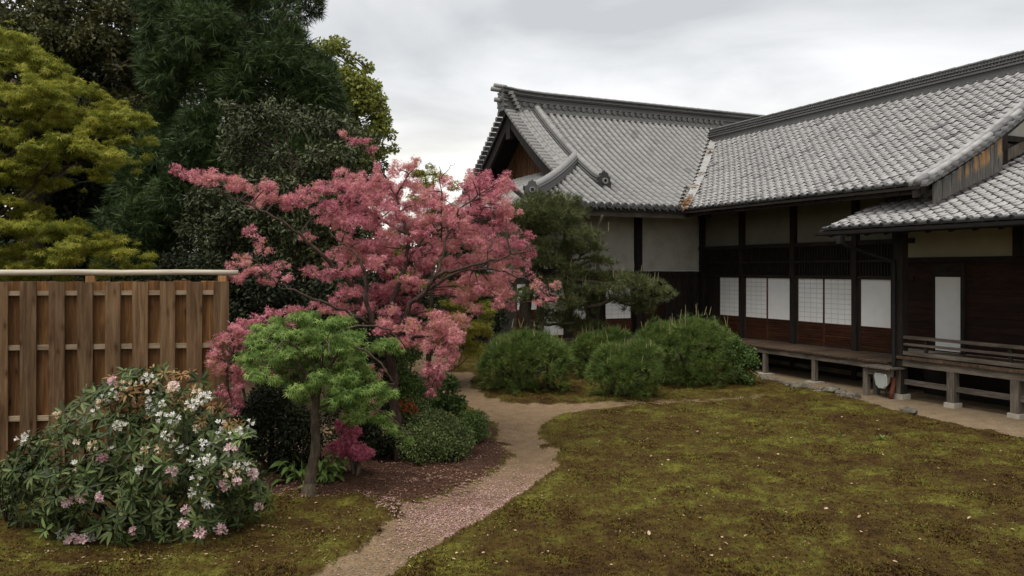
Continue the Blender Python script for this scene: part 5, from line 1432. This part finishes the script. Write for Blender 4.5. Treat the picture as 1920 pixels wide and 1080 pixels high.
for k in range(90):
    x = r.choice([555, 545, 565, 615, 625, 605, 590]) + r.normal(0, 8); q = G(x, 905 + r.normal(0, 8)); q.z = r.uniform(.02, .26)
    az = r.uniform(0, 2 * math.pi) if k % 2 else math.atan2(-1, -.3) + r.normal(0, .9)
    mx = Matrix.Translation(q) @ Matrix.Rotation(az, 4, 'Z') @ Matrix.Rotation(r.normal(0, .25), 4, 'X') @ Matrix.Rotation(-r.uniform(-.2, .5), 4, 'Y') @ Matrix.Scale(r.uniform(.6, 1.0), 4)
    link("leaf", hmes[k % 3], None, hs, mx)
gq = Geo()
for x in (552, 566, 590, 612, 626):
    q = G(x, 908); gq.tube([(q.x, q.y, -.03), (q.x, q.y, .28)], [.012, .005], 5)
gq.obj("stems", L['hosta'], hs)

# ================================================================== RHODODENDRON
L['rhodo'] = leaf_mat("leathery_rhododendron_leaf", [(.018, .028, .008), (.038, .056, .016), (.066, .092, .027), (.115, .145, .048)], .12, .5, .2, 3.0, .3)
L['rhodo_new'] = leaf_mat("young_rhododendron_leaf", [(.09, .14, .035), (.15, .21, .06)], .2, .45, .3)
L['rhodo_dry'] = leaf_mat("withered_brown_leaf", [(.09, .045, .016), (.20, .105, .04), (.32, .20, .09)], .15, .7, .15)
M['white_petal'] = leaf_mat("white_petal", [(.55, .50, .42), (.72, .70, .64), (.80, .78, .74)], .3, .6, .1)
M['cream_petal'] = leaf_mat("browning_cream_petal", [(.42, .28, .14), (.66, .55, .38), (.74, .66, .52)], .3, .6, .1)
M['pink_petal'] = leaf_mat("pale_pink_petal", [(.62, .33, .37), (.75, .52, .53), (.82, .68, .67)], .3, .6, .1)
rh = empty("flowering_rhododendron", G(260, 985), "large rhododendron bush with white and pale pink flower heads before the fence", "shrub")
r = np.random.default_rng(181)
RP = [(5, 900), (40, 830), (70, 800), (105, 790), (130, 760), (170, 738), (195, 735), (210, 700), (240, 688), (262, 700), (300, 680), (330, 695), (352, 690), (390, 712), (398, 750), (430, 780), (455, 790), (470, 820), (462, 850), (500, 870), (490, 905), (505, 945), (470, 965), (440, 1000), (380, 1000), (320, 1035), (260, 1015), (215, 1025), (150, 990), (100, 1005), (50, 975), (10, 985), (-15, 940)]
def rh_s(x, y):
    u_ = (x - 250) / 270.; v_ = (y - 880) / 200.
    rho = min(1, math.sqrt(u_ * u_ + v_ * v_))
    return 7.95 - .75 * math.sqrt(1 - rho * rho) - max(0, (y - 940)) * .0018 + .10 * math.sin(x * .045 + y * .02) + .10 * math.sin(y * .055 - x * .018 + 1) + .07 * math.sin(x * .09 + 2)
def whorl(seed, n_=10, up=.35, L_=.115):
    rr = np.random.default_rng(seed); az = np.arange(n_) * 2.4 + rr.normal(0, .2, n_); el = rr.uniform(-.25, up, n_)
    D = np.stack([np.cos(az) * np.cos(el), np.sin(az) * np.cos(el), np.sin(el)], 1); Nn = np.stack([-np.cos(az) * .3, -np.sin(az) * .3, np.ones(n_)], 1)
    Ls = L_ * rr.uniform(.7, 1.15, n_)
    C = D * .012
    V, F = leaf_geo(C, D, Nn, Ls, Ls * .27, T_LEAF)
    return np_mesh("leaf_whorl", V, F, smooth=False)
wm = [whorl(k) for k in range(5)]; wn_ = [whorl(10 + k, 8, 1.0, .10) for k in range(2)]; wd_ = [whorl(20 + k, 9, .2, .09) for k in range(3)]
for me in wm: me.materials.append(L['rhodo'])
for me in wn_: me.materials.append(L['rhodo_new'])
for me in wd_: me.materials.append(L['rhodo_dry'])
def orient(x, y, r, q):
    nrm = Vector(((x - 250) / 270. * CS - .25 * SN, -(x - 250) / 270. * SN - .25 * CS, 0)) * .9 + Vector((-SN * .55, -CS * .55, 0)) + Vector((0, 0, .55 - (y - 880) / 320.))
    nrm += Vector(r.normal(0, .35, 3)); nrm.normalize()
    return Matrix.Translation(q) @ nrm.to_track_quat('Z', 'Y').to_matrix().to_4x4() @ Matrix.Rotation(r.uniform(0, 6.28), 4, 'Z')
placed = []
def rh_put(me, x, y, ds, sc, name):
    q = W(x, y, rh_s(x, y) + ds); q.z = max(q.z, .05)
    return link(name, me, None, rh, orient(x, y, r, q) @ Matrix.Scale(sc, 4))
cnt = 0
while cnt < 285:
    x, y = r.uniform(-15, 505), r.uniform(680, 1040)
    if not in_poly(np.array([x]), np.array([y]), RP)[0]: continue
    if min([((x - a) ** 2 + (y - b) ** 2) for a, b in placed[-400:]] or [1e9]) < 13 ** 2: continue
    placed.append((x, y)); cnt += 1
    top = y < 770 and 200 < x < 430
    k = r.random()
    if top and k < .55 or (k < .10 and 280 < x < 470 and y < 900): me = wd_[cnt % 3]
    elif k > .93: me = wn_[cnt % 2]
    else: me = wm[cnt % 5]
    rh_put(me, x, y, r.uniform(-.10, .18), r.uniform(.65, 1.15), "leaf_whorl")
# inner leaves and stems
K = []
for k in range(90):
    while True:
        x, y = r.uniform(0, 490), r.uniform(700, 1000)
        if in_poly(np.array([x]), np.array([y]), RP)[0]: break
    q = W(x, y, rh_s(x, y) + r.uniform(.12, .6)); K.append((q.x, q.y, max(q.z, .12), .13, .13, .10))
K = np.array(K); P, d, i = sample_clumps(r, K, 5200, .6); P[:, 2] = np.maximum(P[:, 2], .03)
D, Nn = leaf_dirs(r, len(P), d, .7, .8, .1); Ls = .10 * r.uniform(.7, 1.2, len(P))
foliage("inner_leaves", P, D, Nn, Ls, Ls * .28, T_LEAF, L['rhodo'], rh)
gq = Geo(); q0 = G(260, 985)
for k in range(26):
    c = Vector(K[r.integers(len(K)), :3]); a = Vector((q0.x + r.normal(0, .12), q0.y + r.normal(0, .12) + .1, -.05))
    limb(gq, [a, a.lerp(c, .5) + Vector((0, 0, -.06)) + Vector(r.normal(0, .05, 3)), c], .022, .006, 6, .008, r, 4)
gq.obj("stems", M['bark'], rh, smooth=True)
def flower_head(seed, n_=8, R=.052, size=.034):
    """funnel flowers of five petals gathered into a head, facing outwards"""
    rr = np.random.default_rng(seed); V, F = [], []
    for k in range(n_):
        th = 2.4 * k; ph = math.acos(1 - .95 * (k + .5) / n_)
        d = Vector((math.sin(ph) * math.cos(th), math.sin(ph) * math.sin(th), math.cos(ph))) + Vector(rr.normal(0, .12, 3)); d.normalize()
        a = d.orthogonal().normalized(); b_ = d.cross(a); c = d * R * .35; base = len(V); V.append(tuple(c))
        for j in range(5):
            t = 2 * math.pi * j / 5 + rr.uniform(0, .3); dr = a * math.cos(t) + b_ * math.sin(t); sd_ = -a * math.sin(t) + b_ * math.cos(t)
            z1 = R * .9; w = size * .50; kx = len(V)
            mid = c + d * (z1 * .75) + dr * size * .55; tip = c + d * (z1 * 1.0) + dr * size * 1.15
            V += [tuple(mid - sd_ * w * .8), tuple(mid + sd_ * w * .8), tuple(tip - sd_ * w * .55), tuple(tip + sd_ * w * .55)]
            F += [(base, kx, kx + 1), (kx, kx + 2, kx + 3, kx + 1)]
    me = bpy.data.meshes.new("flower_head"); me.from_pydata(V, [], F); return me
fw = [flower_head(k, 4 + k, .07, .030) for k in range(3)] + [flower_head(7, 3, .07, .032)]; fc = [flower_head(4 + k, 5, .065, .028) for k in range(2)]; fp = [flower_head(8 + k, 7 + k, .065, .036) for k in range(3)]
for me in fw: me.materials.append(M['white_petal'])
for me in fc: me.materials.append(M['cream_petal'])
for me in fp: me.materials.append(M['pink_petal'])
Z8 = lambda x, y: (x / 2.455, 640 + y / 2.455)
whites = [(520, 235), (545, 255), (490, 262), (470, 268), (690, 250), (690, 285), (680, 170), (665, 195), (910, 275), (880, 295), (950, 255), (935, 262), (800, 355), (815, 370), (545, 388), (100, 455), (130, 430), (115, 465), (930, 478), (1000, 430), (985, 465), (760, 435), (825, 505), (1060, 440), (1150, 380), (1095, 415), (895, 695), (920, 710), (880, 545), (930, 560), (965, 542), (355, 570), (440, 325), (750, 290), (960, 740), (1010, 385), (515, 500), (690, 320), (650, 590), (905, 635), (845, 495), (1085, 570), (1130, 578), (785, 470), (745, 350), (570, 395)]
creams = [(465, 290), (610, 200), (720, 190), (790, 215), (870, 310), (780, 405), (670, 505), (730, 495), (360, 465), (1045, 600), (1080, 600), (560, 205), (900, 405), (430, 480), (260, 345), (905, 240)]
pinks = [(520, 185), (470, 540), (790, 600), (1060, 500), (1160, 612), (1030, 665), (1090, 645), (380, 718), (465, 715), (312, 740), (855, 775), (845, 838), (1188, 765), (615, 872), (920, 882), (1010, 862), (680, 965), (800, 210)]
for lst, ms, sc in ((whites, fw, .60), (creams, fc, .58), (pinks, fp, .66)):
    for k, (x, y) in enumerate(lst):
        X, Y = Z8(x, y)
        rh_put(ms[k % len(ms)], X, Y, -.07 + r.uniform(-.03, .03), sc * r.uniform(.75, 1.2), "flower_head")
M['white_fallen'] = M['pink_petal']
for k, (x, y) in enumerate(((380, 948), (330, 945), (1015, 915), (310, 910), (265, 918), (400, 938))):
    X, Y = Z8(x, y); q = G(X, Y); q.z = zg(q.x, q.y) + .02
    o = link("fallen_flower_head", fp[k % 3] if k < 3 else fw[k % 3], None, None, Matrix.Translation(q) @ Matrix.Rotation(r.uniform(0, 6), 4, 'Z') @ Matrix.Rotation(.5, 4, 'X') @ Matrix.Scale(.8, 4))
    tag(o, "dropped pale flower head lying on the moss before the rhododendron", "flower", "flower heads dropped on the moss")
# small separate shoot at the far left
lb = empty("rhododendron_shoot", G(20, 960), "thin leafy rhododendron shoot at the lower left edge", "shrub")
gq = Geo(); q0 = G(15, 990)
for k, (x, y) in enumerate(((15, 860), (45, 875), (5, 890), (60, 900), (30, 905), (80, 880), (20, 930))):
    c = W(x, y, 7.55); limb(gq, [Vector((q0.x, q0.y, -.03)), Vector(q0).lerp(c, .5) + Vector((-.05, 0, .05)), c], .010, .004, 5, 0, None, 4)
    link("leaf_whorl", wm[k % 5], None, lb, orient(x, y, r, c) @ Matrix.Scale(1.1, 4))
gq.obj("stems", M['bark_pale'], lb, smooth=True)

# ================================================================== PINES
L['pine'] = leaf_mat("pine_needle", [(.034, .058, .011), (.064, .105, .020), (.105, .155, .030), (.16, .205, .05)], .1, .55, .25, 2.5, .35)
L['pine_tree'] = leaf_mat("old_pine_needle", [(.032, .040, .013), (.058, .072, .022), (.095, .11, .034), (.16, .165, .06)], .1, .55, .25, 2.5, .35)
M['candle'] = stone_like("pine_candle", [(.17, .155, .07), (.25, .22, .11)], 12, .8, .2)
def pine_shrub(name, label, blobs, s0, ntuft, seed, candles=40, clen=(.08, .22), size=.17, group=None):
    r = np.random.default_rng(seed)
    b0 = blobs[0]; q = W(b0[0], b0[1], s0); t = empty(name, (q.x, q.y, 0), label, "shrub", group)
    P, Dv, Cn = [], [], []
    gq = Geo()
    tot = sum(b[2] * b[3] for b in blobs)
    for (x, y, rx, ry, *ss) in blobs:
        s = ss[0] if ss else s0; c = W(x, y, s); a, b_ = rx * s / FPX, ry * s / FPX
        n_ = int(ntuft * rx * ry / tot); lum = unit(r.normal(size=(26, 3))); lum[:, 2] = np.abs(lum[:, 2]) * .9 - .2
        for k in range(n_):
            d = unit(r.normal(size=(1, 3)))[0]
            if d[2] < -.45: d[2] *= -.5
            bumpy = 1 - .30 * (1 - max(np.clip((lum @ d - .72) / .28, 0, 1))) - abs(r.normal(0, .05))
            rad = bumpy if r.random() < .8 else r.uniform(.5, .9)
            p = np.array([c.x + d[0] * a * rad, c.y + d[1] * a * rad, c.z + d[2] * b_ * rad])
            if p[2] < .06 or r.random() < .10: p[2] = r.uniform(.06, .35)
            P.append(p); Dv.append(d * np.array([1, 1, .8]) + np.array([0, 0, .55]))
        nc = int(candles * rx * ry / tot)
        for k in range(nc):
            d = unit(r.normal(size=(1, 3)))[0]; d[2] = abs(d[2]) + .35; d = d / np.linalg.norm(d)
            p = Vector((c.x + d[0] * a * .92, c.y + d[1] * a * .92, c.z + d[2] * b_ * .90)); h_ = r.uniform(*clen)
            Cn.append((p, p + Vector((r.normal(0, .03), r.normal(0, .03), h_))))
        for k in range(3):
            e_ = c + Vector((r.normal(0, a * .4), r.normal(0, a * .4), r.uniform(-.1, .3) * b_)); limb(gq, [Vector((c.x + r.normal(0, .06), c.y + r.normal(0, .06), -.05)), Vector((c.x, c.y, 0)).lerp(e_, .5), e_], .05, .015, 6)
    gq.obj("trunk", M['bark'], t, smooth=True)
    P = np.array(P); Dv = np.array(Dv) + r.normal(0, .3, (len(P), 3)); Ls = size * r.uniform(.7, 1.2, len(P))
    foliage("needles", P, Dv, unit(r.normal(size=P.shape)), Ls, Ls, T_TUFT, L['pine'], t)
    cg = Geo()
    for a, b_ in Cn: cg.tube([a, a.lerp(b_, .6), b_], [.0075, .006, .003], 5)
    o = cg.obj("candles", M['candle'], t); o["kind"] = "stuff"
    return t
pine_shrub("pine_shrub", "broad rounded pine shrub beside the narrow end of the path", [(985, 672, 84, 68), (950, 685, 52, 50), (1030, 672, 44, 46)], 16.7, 2100, 201, 30)
pine_shrub("pine_shrub", "pine shrub in the second row between the left and front ones", [(1122, 664, 50, 54), (1100, 655, 28, 36), (1150, 645, 36, 36)], 18.4, 1100, 202, 18)
pine_shrub("pine_shrub", "low front pine shrub with layered needles in the middle of the bed", [(1172, 694, 70, 46), (1150, 672, 36, 30), (1200, 668, 40, 34)], 15.9, 1600, 203, 26)
pine_shrub("pine_shrub", "largest pine shrub with tall pale candles in front of the long hall", [(1300, 652, 84, 74), (1240, 645, 54, 52), (1330, 690, 60, 40), (1260, 700, 60, 34)], 17.6, 2500, 204, 50, (.10, .28))
shrub("azalea_mound", "smooth bright green azalea mound by the veranda post", [(1392, 690, 34, 46), (1372, 672, 30, 44)], 17.6, 6000, .06, T_LEAF, L['box2'], 205, .55, .16, lump=30, rough=.05)
# trained pine with flat pads of needles
r = np.random.default_rng(211)
SP = 19.3
npine = empty("trained_pine", G(1010, 702), "old garden pine with flat cloud shaped pads before the gabled hall", "tree")
gq = Geo(); b0 = G(1010, 704); b0.z = -.05
sk = limb(gq, [b0, W(1000, 640, SP), W(985, 580, SP), W(1000, 520, SP), W(1020, 470, SP), W(1005, 430, SP), W(1020, 385, SP)], .20, .06, 9, .01, r, 5)
for p, r0 in (([W(992, 560, SP), W(1060, 560, SP - .4), W(1110, 575, SP - .6), W(1150, 560, SP - .6), W(1180, 572, SP - .6), W(1230, 555, SP - .5)], .075), ([W(1015, 480, SP), W(1060, 495, SP - .3), W(1090, 480, SP - .5), W(1120, 450, SP - .5)], .06), ([W(1003, 500, SP), W(1060, 520, SP - .5), W(1130, 530, SP - .7), W(1190, 520, SP - .7)], .06),
              ([W(1010, 440, SP), W(1050, 430, SP - .4), W(1085, 425, SP - .6)], .05), ([W(1010, 430, SP), W(970, 440, SP - .3), W(950, 450, SP - .4)], .05), ([W(990, 600, SP), W(1040, 610, SP - .5), W(1080, 605, SP - .6)], .05), ([W(995, 540, SP), W(960, 545, SP - .3), W(930, 560, SP - .4)], .05), ([W(1000, 640, SP), W(1060, 640, SP - .4), W(1110, 625, SP - .6)], .05), ([W(1018, 400, SP), W(980, 395, SP - .2)], .04)):
    sk += limb(gq, p, r0, .016, 7, .02, r, 5)
pads = [(1040, 475, 50, 16), (1080, 510, 44, 16), (1000, 470, 36, 16), (1035, 530, 40, 16), (1140, 545, 44, 16), (1000, 410, 44, 20), (1030, 378, 62, 20), (990, 392, 40, 20), (1065, 392, 40, 18), (1030, 405, 70, 20), (1000, 428, 45, 16), (1050, 430, 55, 18), (1095, 445, 34, 18), (1110, 465, 32, 14), (1075, 462, 34, 14), (1010, 455, 40, 12), (960, 400, 30, 18), (965, 450, 30, 14), (1020, 490, 44, 14), (1060, 500, 30, 12), (1120, 490, 34, 10), (1140, 492, 20, 8),
        (1110, 525, 44, 18), (1150, 522, 48, 18), (1190, 530, 40, 18), (1225, 540, 34, 20), (1250, 552, 20, 12), (1080, 545, 44, 20), (1060, 570, 40, 16), (1110, 560, 34, 14), (1180, 562, 36, 14), (1215, 565, 30, 14), (1060, 600, 44, 14), (1095, 612, 50, 12), (1030, 590, 30, 12), (1140, 628, 34, 8), (1010, 545, 30, 14), (960, 555, 40, 16), (930, 580, 30, 14), (1090, 580, 34, 12), (985, 510, 30, 14), (950, 490, 34, 16), (1200, 580, 30, 9)]
Kn = []
for c in pads:
    s = SP - .55 + r.uniform(-.45, .45); q = W(c[0], c[1], s); a = c[2] * s / FPX; Kn.append((q.x, q.y, q.z, a, a, c[3] * s / FPX * .8))
Kn = np.array(Kn)
twigs(gq, r, sk, Kn, 1.0, .025, .008, 5); gq.obj("trunk", M['bark'], npine, smooth=True)
P, d, i = sample_clumps(r, Kn, 4700, .5); D = d * np.array([.9, .9, .4]) + np.array([0, 0, .6]) + r.normal(0, .3, d.shape); Ls = .18 * r.uniform(.7, 1.2, len(P))
foliage("needles", P, D, unit(r.normal(size=P.shape)), Ls, Ls, T_TUFT, L['pine_tree'], npine)
cg = Geo()
for k in range(70):
    c = Kn[r.integers(len(Kn))]; a = Vector((c[0] + r.normal(0, c[3] * .5), c[1] + r.normal(0, c[3] * .5), c[2] + c[5] * .8)); cg.tube([a, a + Vector((r.normal(0, .02), r.normal(0, .02), r.uniform(.10, .24)))], [.009, .004], 5)
cg.obj("candles", M['candle'], npine)["kind"] = "stuff"

# ================================================================== SMALL THINGS
# wooden step beside the corner post
q = G(1626, 747)
ws = empty("wooden_step", (13.45, 12.1, 0), "low weathered wooden step platform against the veranda beside the downspout", "step")
sx0, sx1, sz = 13.28, 13.72, .60
sy1, sy0 = on_x(1617, sx0), on_x(1672, sx0)
for k in range(5):
    y0 = sy0 + (sy1 - sy0) * k / 5
    Geo().box(sx0 - .06, sx1 - .03, y0, y0 + (sy1 - sy0) / 5 - .006, sz, sz + .03).obj("top_board", M['grey_wood'], ws)
for (x, y) in ((sx0 + .05, sy1 - .06), (sx1 - .1, sy1 - .06), (sx1 - .1, sy0 + .1)):
    Geo().box(x - .05, x + .05, y - .05, y + .05, -.03, sz - .002).obj("leg", M['grey_wood'], ws)
Geo().box(sx0 + .02, sx0 + .08, sy0 + .02, sy1 - .112, sz - .14, sz - .004).obj("apron", M['grey_wood_y'], ws)
# floodlight
m, n, l, b = new_mat("cream_lamp_housing"); b.inputs['Base Color'].default_value = (.62, .62, .57, 1); b.inputs['Roughness'].default_value = .45; M['lamp_body'] = m
m, n, l, b = new_mat("dusty_lamp_glass"); b.inputs['Base Color'].default_value = (.42, .45, .43, 1); b.inputs['Roughness'].default_value = .25; M['lamp_glass'] = m
fx, fy, fz = 13.40, on_x(1657, 13.40), .36
fl_ = empty("garden_floodlight", (fx, fy, 0), "off white garden floodlight beside the rusty downspout foot", "lamp")
fd = Vector((-.82, .0, -.12)).normalized(); fs = Vector((0, 1, 0)); fu = fd.cross(fs) * -1
if fu.z < 0: fu = -fu
def lens(hw, hh, off):
    o_ = []
    for (a, u_) in ((-1, .75), (-.8, 1), (.8, 1), (1, .75), (.8, -.55), (.35, -1), (-.35, -1), (-.8, -.55)):
        o_.append(Vector((fx, fy, fz)) + fs * a * hw + fu * u_ * hh + fd * off)
    return o_
A, B_, C_ = lens(.15, .15, .10), lens(.16, .16, .07), lens(.07, .09, -.12)
k = 8
Geo().add(A + B_ + C_, [(i, (i + 1) % k, k + (i + 1) % k, k + i) for i in range(k)] + [(k + i, k + (i + 1) % k, 2 * k + (i + 1) % k, 2 * k + i) for i in range(k)] + [tuple(range(2 * k, 3 * k))]).obj("housing", M['lamp_body'], fl_)
Geo().add(lens(.142, .142, .094), [tuple(range(8))]).obj("glass", M['lamp_glass'], fl_)
Geo().tube([(fx + .06, fy, -.03), (fx + .06, fy, fz - .1)], .014, 8).obj("stake", M['gutter'], fl_)
# edging stones of the rain gutter
def rock(r, R):
    bm = bmesh.new(); bmesh.ops.create_icosphere(bm, subdivisions=2, radius=1)
    for v in bm.verts:
        k = 1 + r.normal(0, .10); v.co = Vector((v.co.x * R * k * 1.25, v.co.y * R * k, v.co.z * R * .6 * k))
    me = bpy.data.meshes.new("edging_stone"); bm.to_mesh(me); bm.free(); me.materials.append(M['rock']); return me
r = np.random.default_rng(221); rms = [rock(r, 1.0) for _ in range(6)]
def stone(px, py, R):
    q = G(px, py); return link("edging_stone", rms[r.integers(6)], None, None, Matrix.Translation((q.x, q.y, zg(q.x, q.y) + R * .2)) @ Matrix.Rotation(r.uniform(0, 6.28), 4, 'Z') @ Matrix.Scale(R, 4))
for k in range(44):
    t = k / 43; x = 1424 + (1600 - 1424) * t + r.normal(0, 4); y = 712 + (746 - 712) * t ** .95 + r.normal(0, 2.0)
    tag(stone(x, y, r.uniform(.045, .10)), "small grey stone in the rubble line edging the earth strip", "stone", "stones edging the earth strip")
for (x, y, R, lab) in ((1506, 728, .14, "pale rounded stone midway along the rubble line"), (1492, 731, .12, "pale angular stone just left of the rounded one in the rubble line"), (1561, 740, .15, "flat tan stone near the right end of the rubble line"), (1598, 746, .15, "last brown stone at the right end of the rubble line"), (1704, 778, .13, "pale stone at the lawn edge in front of the railing")):
    tag(stone(x, y, R), lab, "stone")
# fallen leaves on the moss
M['dry_leaf'] = leaf_mat("dry_fallen_leaf", [(.24, .12, .06), (.42, .27, .17), (.52, .38, .27)], .1, .7, .15)
lm = []
for k in range(4):
    V, F = leaf_geo(np.zeros((1, 3)), np.array([[1., 0, .15]]), np.array([[0, .2 * (k - 1.5), 1.]]), np.array([1.0]), np.array([.55 + .1 * k]), T_LEAF)
    me = np_mesh("fallen_leaf", V, F); me.materials.append(M['dry_leaf']); lm.append(me)
r = np.random.default_rng(231); c_ = 0
lawn = [(1040, 860), (1120, 780), (1440, 755), (1600, 765), (1760, 800), (1915, 840), (1915, 1075), (730, 1075), (950, 960)]
while c_ < 110:
    x, y = r.uniform(720, 1915), r.uniform(760, 1075)
    if not in_poly(np.array([x]), np.array([y]), lawn)[0]: continue
    q = G(x, y); o = link("fallen_leaf", lm[c_ % 4], None, None, Matrix.Translation((q.x, q.y, zg(q.x, q.y) + .018)) @ Matrix.Rotation(r.uniform(0, 6.28), 4, 'Z') @ Matrix.Rotation(r.normal(0, .3), 4, 'Y') @ Matrix.Scale(r.uniform(.022, .05), 4))
    tag(o, "dry curled leaf lying on the wide moss lawn", "leaf", "dry leaves on the moss lawn"); c_ += 1
for (x, y) in ((495, 1000), (512, 1005), (540, 985), (505, 1008), (398, 1025), (485, 1040), (95, 1058), (155, 1050), (390, 1058), (285, 1070), (590, 960), (540, 968), (470, 1015), (230, 1062), (312, 1030), (190, 1066)):
    q = G(x, y); o = link("fallen_leaf", lm[int(x) % 4], None, None, Matrix.Translation((q.x, q.y, zg(q.x, q.y) + .018)) @ Matrix.Rotation(r.uniform(0, 6.28), 4, 'Z') @ Matrix.Scale(r.uniform(.03, .055), 4))
    tag(o, "dry curled leaf on the moss in front of the rhododendron", "leaf", "dry leaves before the rhododendron")
# tiny weeds
for (x, y, lab) in ((1653, 836, "tiny bright green seedling out on the lawn below the floodlight"), (1578, 832, "tiny pale green seedling left of the brighter one on the lawn")):
    q = G(x, y); z = zg(q.x, q.y); t = empty("weed_seedling", (q.x, q.y, z), lab, "weed"); rr = np.random.default_rng(int(x)); n_ = 9
    az = rr.uniform(0, 6.28, n_); D = np.stack([np.cos(az), np.sin(az), rr.uniform(.2, 1.2, n_)], 1)
    foliage("leaves", np.tile(np.array([[q.x, q.y, z + .02]]), (n_, 1)) + rr.normal(0, .01, (n_, 3)), D, np.tile([[0, 0, 1.]], (n_, 1)), np.full(n_, .08), np.full(n_, .03), T_LEAF, L['rhodo_new'], t, None)
    Geo().tube([(q.x, q.y, z - .01), (q.x, q.y, z + .05)], .004, 5).obj("stem", L['rhodo_new'], t)
# leaf debris caught in the roof valley
M['debris'] = leaf_mat("rusty_pine_straw", [(.10, .045, .02), (.22, .11, .05), (.34, .20, .10)], .05, .8, .1)
r = np.random.default_rng(241)
P = []
for (t0, n_, sp) in ((.25, 260, .20), (4.1, 90, .10), (2.6, 40, .08), (.7, 90, .16), (1.6, 30, .08)):
    for k in range(n_):
        t_ = t0 + r.normal(0, sp); P.append((XE + t_ + r.normal(0, .06), YE + t_ + r.normal(0, .06), ZE + g_(t_) + .07 + abs(r.normal(0, .03))))
P = np.array(P); D = unit(r.normal(size=P.shape) * np.array([1, 1, .3])); Ls = .13 * r.uniform(.5, 1.2, len(P))
o = foliage("valley_debris", P, D, unit(r.normal(size=P.shape) + np.array([0, 0, 1])), Ls, Ls * .22, T_DIAMOND, M['debris'], None)
tag(o, "rust brown pine straw heaped in the roof valley", "debris", kind="stuff")
